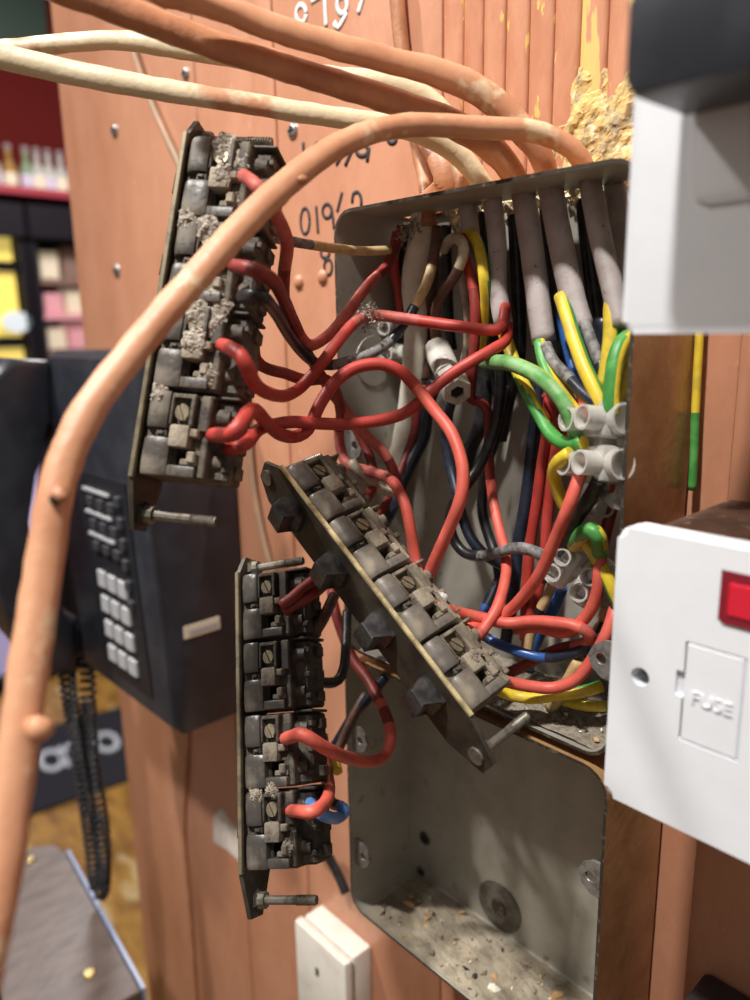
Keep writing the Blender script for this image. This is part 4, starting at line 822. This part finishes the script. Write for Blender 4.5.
bm = bmesh.new(); bx(bm, at_(-447, 22, -205), at_(-445.2, 50, -196)); lab_ = obj('paper_label', bm, 'label_cream', ph)
bm = bmesh.new(); bx(bm, at_(-447, 24, -203), at_(-444.9, 46, -199.5)); obj('label_print', bm, 'key_grey', lab_)
# handset: arched grip with ear and mouth ends resting on the cradle
hs = empty('telephone_handset', W(-610, 66, -270)); prop(hs, 'black curved telephone handset hanging on the telephone cradle', 'handset'); iv = -hs.location
bm = bmesh.new()
prof = [(67, -20), (95, -17), (112, -30), (120, -60), (124, -110), (124, -180), (117, -230), (100, -262), (72, -272), (67, -225), (86, -214), (95, -190), (97, -140), (94, -100), (86, -78), (67, -70)]
pv = [Vector((-d*MM+iv.y, CAMZ+z*MM+iv.z, 0)) for d, z in prof]
prism(bm, [(v.x, v.y) for v in pv], -632*MM+iv.x, -588*MM+iv.x, 'x', bev=7*MM)
obj('grip', bm, 'phone_black', hs, smooth=True, angle=50)
for z, nm in ((-45, 'earpiece'), (-248, 'mouthpiece')):
    bm = bmesh.new(); cyl(bm, at_(-610, 70, z), at_(-610, 64.5, z), 17*MM, 16*MM, n=24); obj(nm, bm, 'phone_dark', hs)
# coiled cord
bm = bmesh.new()
base = [P(66, 655, 78), P(70, 700, 76), P(80, 760, 74), P(90, 830, 73), P(97, 885, 72), P(101, 893, 70), P(103, 880, 68), P(102, 830, 66), P(92, 760, 64), P(88, 700, 62), P(88, 660, 56)]
sp = spline(base, 0.0005); pts = []
for i, (p, t) in enumerate(sp):
    a = i*0.55
    T_ = (sp[min(i+1, len(sp)-1)][0]-sp[max(i-1, 0)][0]).normalized(); N = T_.cross(Vector((0.3, 1, 0))).normalized(); B2 = T_.cross(N)
    pts.append(p+(N*math.cos(a)+B2*math.sin(a))*0.0056)
tube(bm, pts, 1.6*MM, n=5, step=0.02)
prop(obj('coiled_cord', bm, 'phone_dark', smooth=True), 'black coiled telephone cord hanging in a loop below the handset', 'cord')

# ------------------------------------------------------------------ the bar room beyond the end of the wall
XF = -3.4
bm = bmesh.new(); bx(bm, (XF-0.1, -2, 0), (XF, 3.5, 3.0)); prop(obj('wall_far', bm, 'red_wall'), kind='structure')
def at_x(px, py, X):
    v = ray(px, py); return CP+v*((X-CP.x)/v.x)
def at_z(px, py, Z):
    v = ray(px, py); return CP+v*((Z-CP.z)/v.z)
# shelf and bottles
s0 = at_x(30, 192, XF+0.2)
sh = empty('bottle_shelf', (XF+0.15, 1.0, s0.z)); prop(sh, 'red wall shelf carrying a row of small bottles', 'shelf')
bm = bmesh.new(); bx(bm, (-0.15, -0.9, -0.03), (0.15, 0.9, 0.0), 4*MM); obj('board', bm, 'red_shelf', sh)
for yy in (-0.6, 0.6):
    bm = bmesh.new(); prism(bm, [(-0.15, -0.03), (0.10, -0.03), (-0.15, -0.06)], yy-0.01, yy+0.01, 'y'); obj('bracket', bm, 'red_shelf', sh)
bms = {}
for i, (px, m, lab) in enumerate(((-6, 'bottle_clear', 'pale bottle at the shelf end away from the boards'), (10, 'bottle_amber', 'amber bottle on the red shelf'), (27, 'bottle_green', 'green bottle on the red shelf'), (38, 'bottle_clear', 'clear bottle beside the green one on the red shelf'), (49, 'bottle_clear', 'clear bottle between two others on the red shelf'), (61, 'bottle_clear', 'clear bottle on the red shelf next to the boards'))):
    q = at_x(px, 175, XF+0.17); b = empty('bottle', (q.x, q.y, s0.z)); prop(b, lab, 'bottle', 'bottles on the red shelf')
    bm = bmesh.new(); cyl(bm, (0, 0, 0), (0, 0, 0.085), 0.026, n=14); cyl(bm, (0, 0, 0.085), (0, 0, 0.115), 0.026, 0.011, n=14); cyl(bm, (0, 0, 0.115), (0, 0, 0.15), 0.011, n=12); obj('glass', bm, m, b)
    bm = bmesh.new(); cyl(bm, (0, 0, 0.148), (0, 0, 0.168), 0.013, n=12); obj('cap', bm, 'cap_grey', b)
    bm = bmesh.new(); cyl(bm, (0, 0, 0.02), (0, 0, 0.065), 0.0265, n=14, caps=False); obj('label', bm, 'pack_cream' if i % 2 else 'pack_lilac', b)
# dark green board high on the wall
q = at_x(18, 18, XF+0.05); bm = bmesh.new(); bx(bm, (XF, q.y-0.6, q.z-0.11), (XF+0.06, q.y+0.11, q.z+0.5), 5*MM); prop(obj('menu_board', bm, 'green_dark'), 'dark green board high on the red wall', 'board')
# drinks fridges
XG = -3.05
top = at_x(30, 204, XG).z; mid_y = at_x(34, 300, XG).y
def fridge(y0, y1, label):
    e = empty('drinks_fridge', (XG-0.17, (y0+y1)/2, 0)); prop(e, label, 'fridge'); cy = (y0+y1)/2; h = (y1-y0)/2
    ztop = top
    bm = bmesh.new()
    bx(bm, (-0.17, -h, 0), (-0.14, h, ztop)); bx(bm, (-0.17, -h, 0), (0.15, -h+0.03, ztop)); bx(bm, (-0.17, h-0.03, 0), (0.15, h, ztop)); bx(bm, (-0.17, -h, ztop-0.03), (0.15, h, ztop)); bx(bm, (-0.17, -h, 0), (0.15, h, 0.06))
    obj('cabinet', bm, 'fridge_dark', e)
    bm = bmesh.new(); bx(bm, (0.14, -h, ztop-0.12), (0.17, h, ztop), 4*MM); obj('header', bm, 'fridge_dark', e)
    return e, cy, h
e, cy, h = fridge(mid_y-0.75, mid_y, 'lit drinks fridge with yellow glowing shelves'); ztop = top
zz = [at_x(15, y, XG).z for y in (228, 268, 345, 430, 560, 700)]
for k, (a, b, m) in enumerate(((0, 1, 'lit_yellow'), (1, 2, 'lit_yellow'), (2, 3, 'lit_yellow'), (3, 4, 'lit_lavender'), (4, 5, 'lit_lavender'))):
    bm = bmesh.new(); bx(bm, (0.08, -h+0.04, zz[b]+0.03), (0.11, h-0.04, zz[a]-0.01)); obj('lit_panel', bm, m, e)
    bm = bmesh.new(); bx(bm, (-0.13, -h+0.03, zz[b]-0.006), (0.13, h-0.03, zz[b]+0.012)); obj('rack', bm, 'fridge_dark', e)
q = at_x(17, 322, XG-0.02); bm = bmesh.new(); cyl(bm, (0.145, q.y-cy, q.z), (0.15, q.y-cy, q.z), 0.055, n=24)
for v in bm.verts: v.co.z = q.z+(v.co.z-q.z)*0.7
obj('door_sticker', bm, 'lit_white', e)
e, cy, h = fridge(mid_y+0.01, mid_y+0.8, 'open cabinet of packets beside the yellow fridge')
for k, (y0_, y1_) in enumerate(((238, 278), (284, 314), (320, 350), (356, 400), (406, 460))):
    zt, zb = at_x(50, y0_, XG).z, at_x(50, y1_, XG).z
    bm = bmesh.new(); bx(bm, (-0.14, -h+0.03, zb-0.02), (0.13, h-0.03, zb)); obj('rack', bm, 'pack_pink' if k % 2 else 'pack_brown', e)
    if k > 3: continue
    for j in range(5):
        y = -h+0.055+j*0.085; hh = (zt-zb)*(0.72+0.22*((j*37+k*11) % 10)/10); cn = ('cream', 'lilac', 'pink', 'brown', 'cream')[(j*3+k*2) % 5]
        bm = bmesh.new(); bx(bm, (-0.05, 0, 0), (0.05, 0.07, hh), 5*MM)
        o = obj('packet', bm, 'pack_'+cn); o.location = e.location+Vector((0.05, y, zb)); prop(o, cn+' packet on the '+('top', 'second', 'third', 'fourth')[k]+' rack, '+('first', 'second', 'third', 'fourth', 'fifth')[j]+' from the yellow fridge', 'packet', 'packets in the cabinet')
# doormat with white letters on the floor
c0 = at_z(-30, 750, 0.0); c1 = at_z(135, 705, 0); c2 = at_z(135, 780, 0); c3 = at_z(-30, 838, 0)
ux = (c1-c0).normalized(); mt = empty('lettered_mat', (c0+c1+c2+c3)/4); prop(mt, 'black mat with white letters on the golden floor', 'mat')
bm = bmesh.new(); T = -mt.location
vs = [bm.verts.new(p+T+Vector((0, 0, h_))) for h_ in (0.001, 0.01) for p in (c0, c1, c2, c3)]
for q_ in ((0, 1, 2, 3), (7, 6, 5, 4), (0, 4, 5, 1), (1, 5, 6, 2), (2, 6, 7, 3), (3, 7, 4, 0)): bm.faces.new([vs[i] for i in q_])
obj('mat_body', bm, 'mat_black', mt)
for ch, px, py, sz in (('o', 50, 757, 0.17), ('r', 67, 752, 0.17), ('o', 105, 739, 0.17), ('t', 3, 773, 0.17)):
    tm = text_mesh(ch, sz, 0.003); tm.materials.append(M['mat_white']); q = at_z(px, py, 0.013)
    t = bpy.data.objects.new('white_letter', tm); COL.objects.link(t); t.parent = mt; t.location = q+T; t.rotation_euler = (0, 0, math.atan2(ux.y, ux.x)); t.scale = (1, 1.9, 1)
# small table at the wall
TZ = CAMZ-0.5; k0 = at_z(58, 836, TZ); k1 = at_z(142, 990, TZ)
tb = empty('bar_table', (k0.x, k0.y, 0)); prop(tb, 'grey weathered wooden table with brass studs and rounded corner', 'table')
d1 = (k1-k0); d1.z = 0; Lt = d1.length; d1.normalize(); d2 = Vector((d1.y, -d1.x, 0))
if d2.y > 0: d2 = -d2
def tpt(a, b): return d1*a+d2*b
bm = bmesh.new()
for i in range(5):
    poly = [(0, i*0.09+0.001), (Lt, i*0.09+0.001), (Lt, i*0.09+0.089), (0, i*0.09+0.089)]
    if i == 0: poly = [(0.03, 0.001), (0.012, 0.006), (0.003, 0.02), (0, 0.089), (Lt, 0.089), (Lt, 0.001)]
    b_ = bmesh.new(); prism(b_, [tuple(tpt(*q)[:2]) for q in poly], TZ-0.03, TZ, bev=1*MM); obj('plank', b_, 'table_wood', tb)
bm.free()
bm = bmesh.new(); prism(bm, [tuple(tpt(*q)[:2]) for q in ((0.03, -0.003), (Lt, -0.003), (Lt, 0), (0.03, 0))], TZ-0.035, TZ+0.001); obj('edge_highlight', bm, 'table_edge_highlight', tb)  # thin coloured strip painting the highlight on the table edge
for px, py in ((30, 861), (90, 975)):
    q = at_z(px, py, TZ)-tb.location; bm = bmesh.new(); cyl(bm, (q.x, q.y, TZ-0.001), (q.x, q.y, TZ+0.003), 0.006, 0.004, n=14); obj('stud', bm, 'brass', tb)
for a, b in ((0.05, 0.05), (Lt-0.04, 0.05), (0.05, 0.4), (Lt-0.04, 0.4)):
    q = tpt(a, b); bm = bmesh.new(); bx(bm, (q.x-0.02, q.y-0.02, 0), (q.x+0.02, q.y+0.02, TZ-0.03), 3*MM); obj('leg', bm, 'dark_leg', tb)
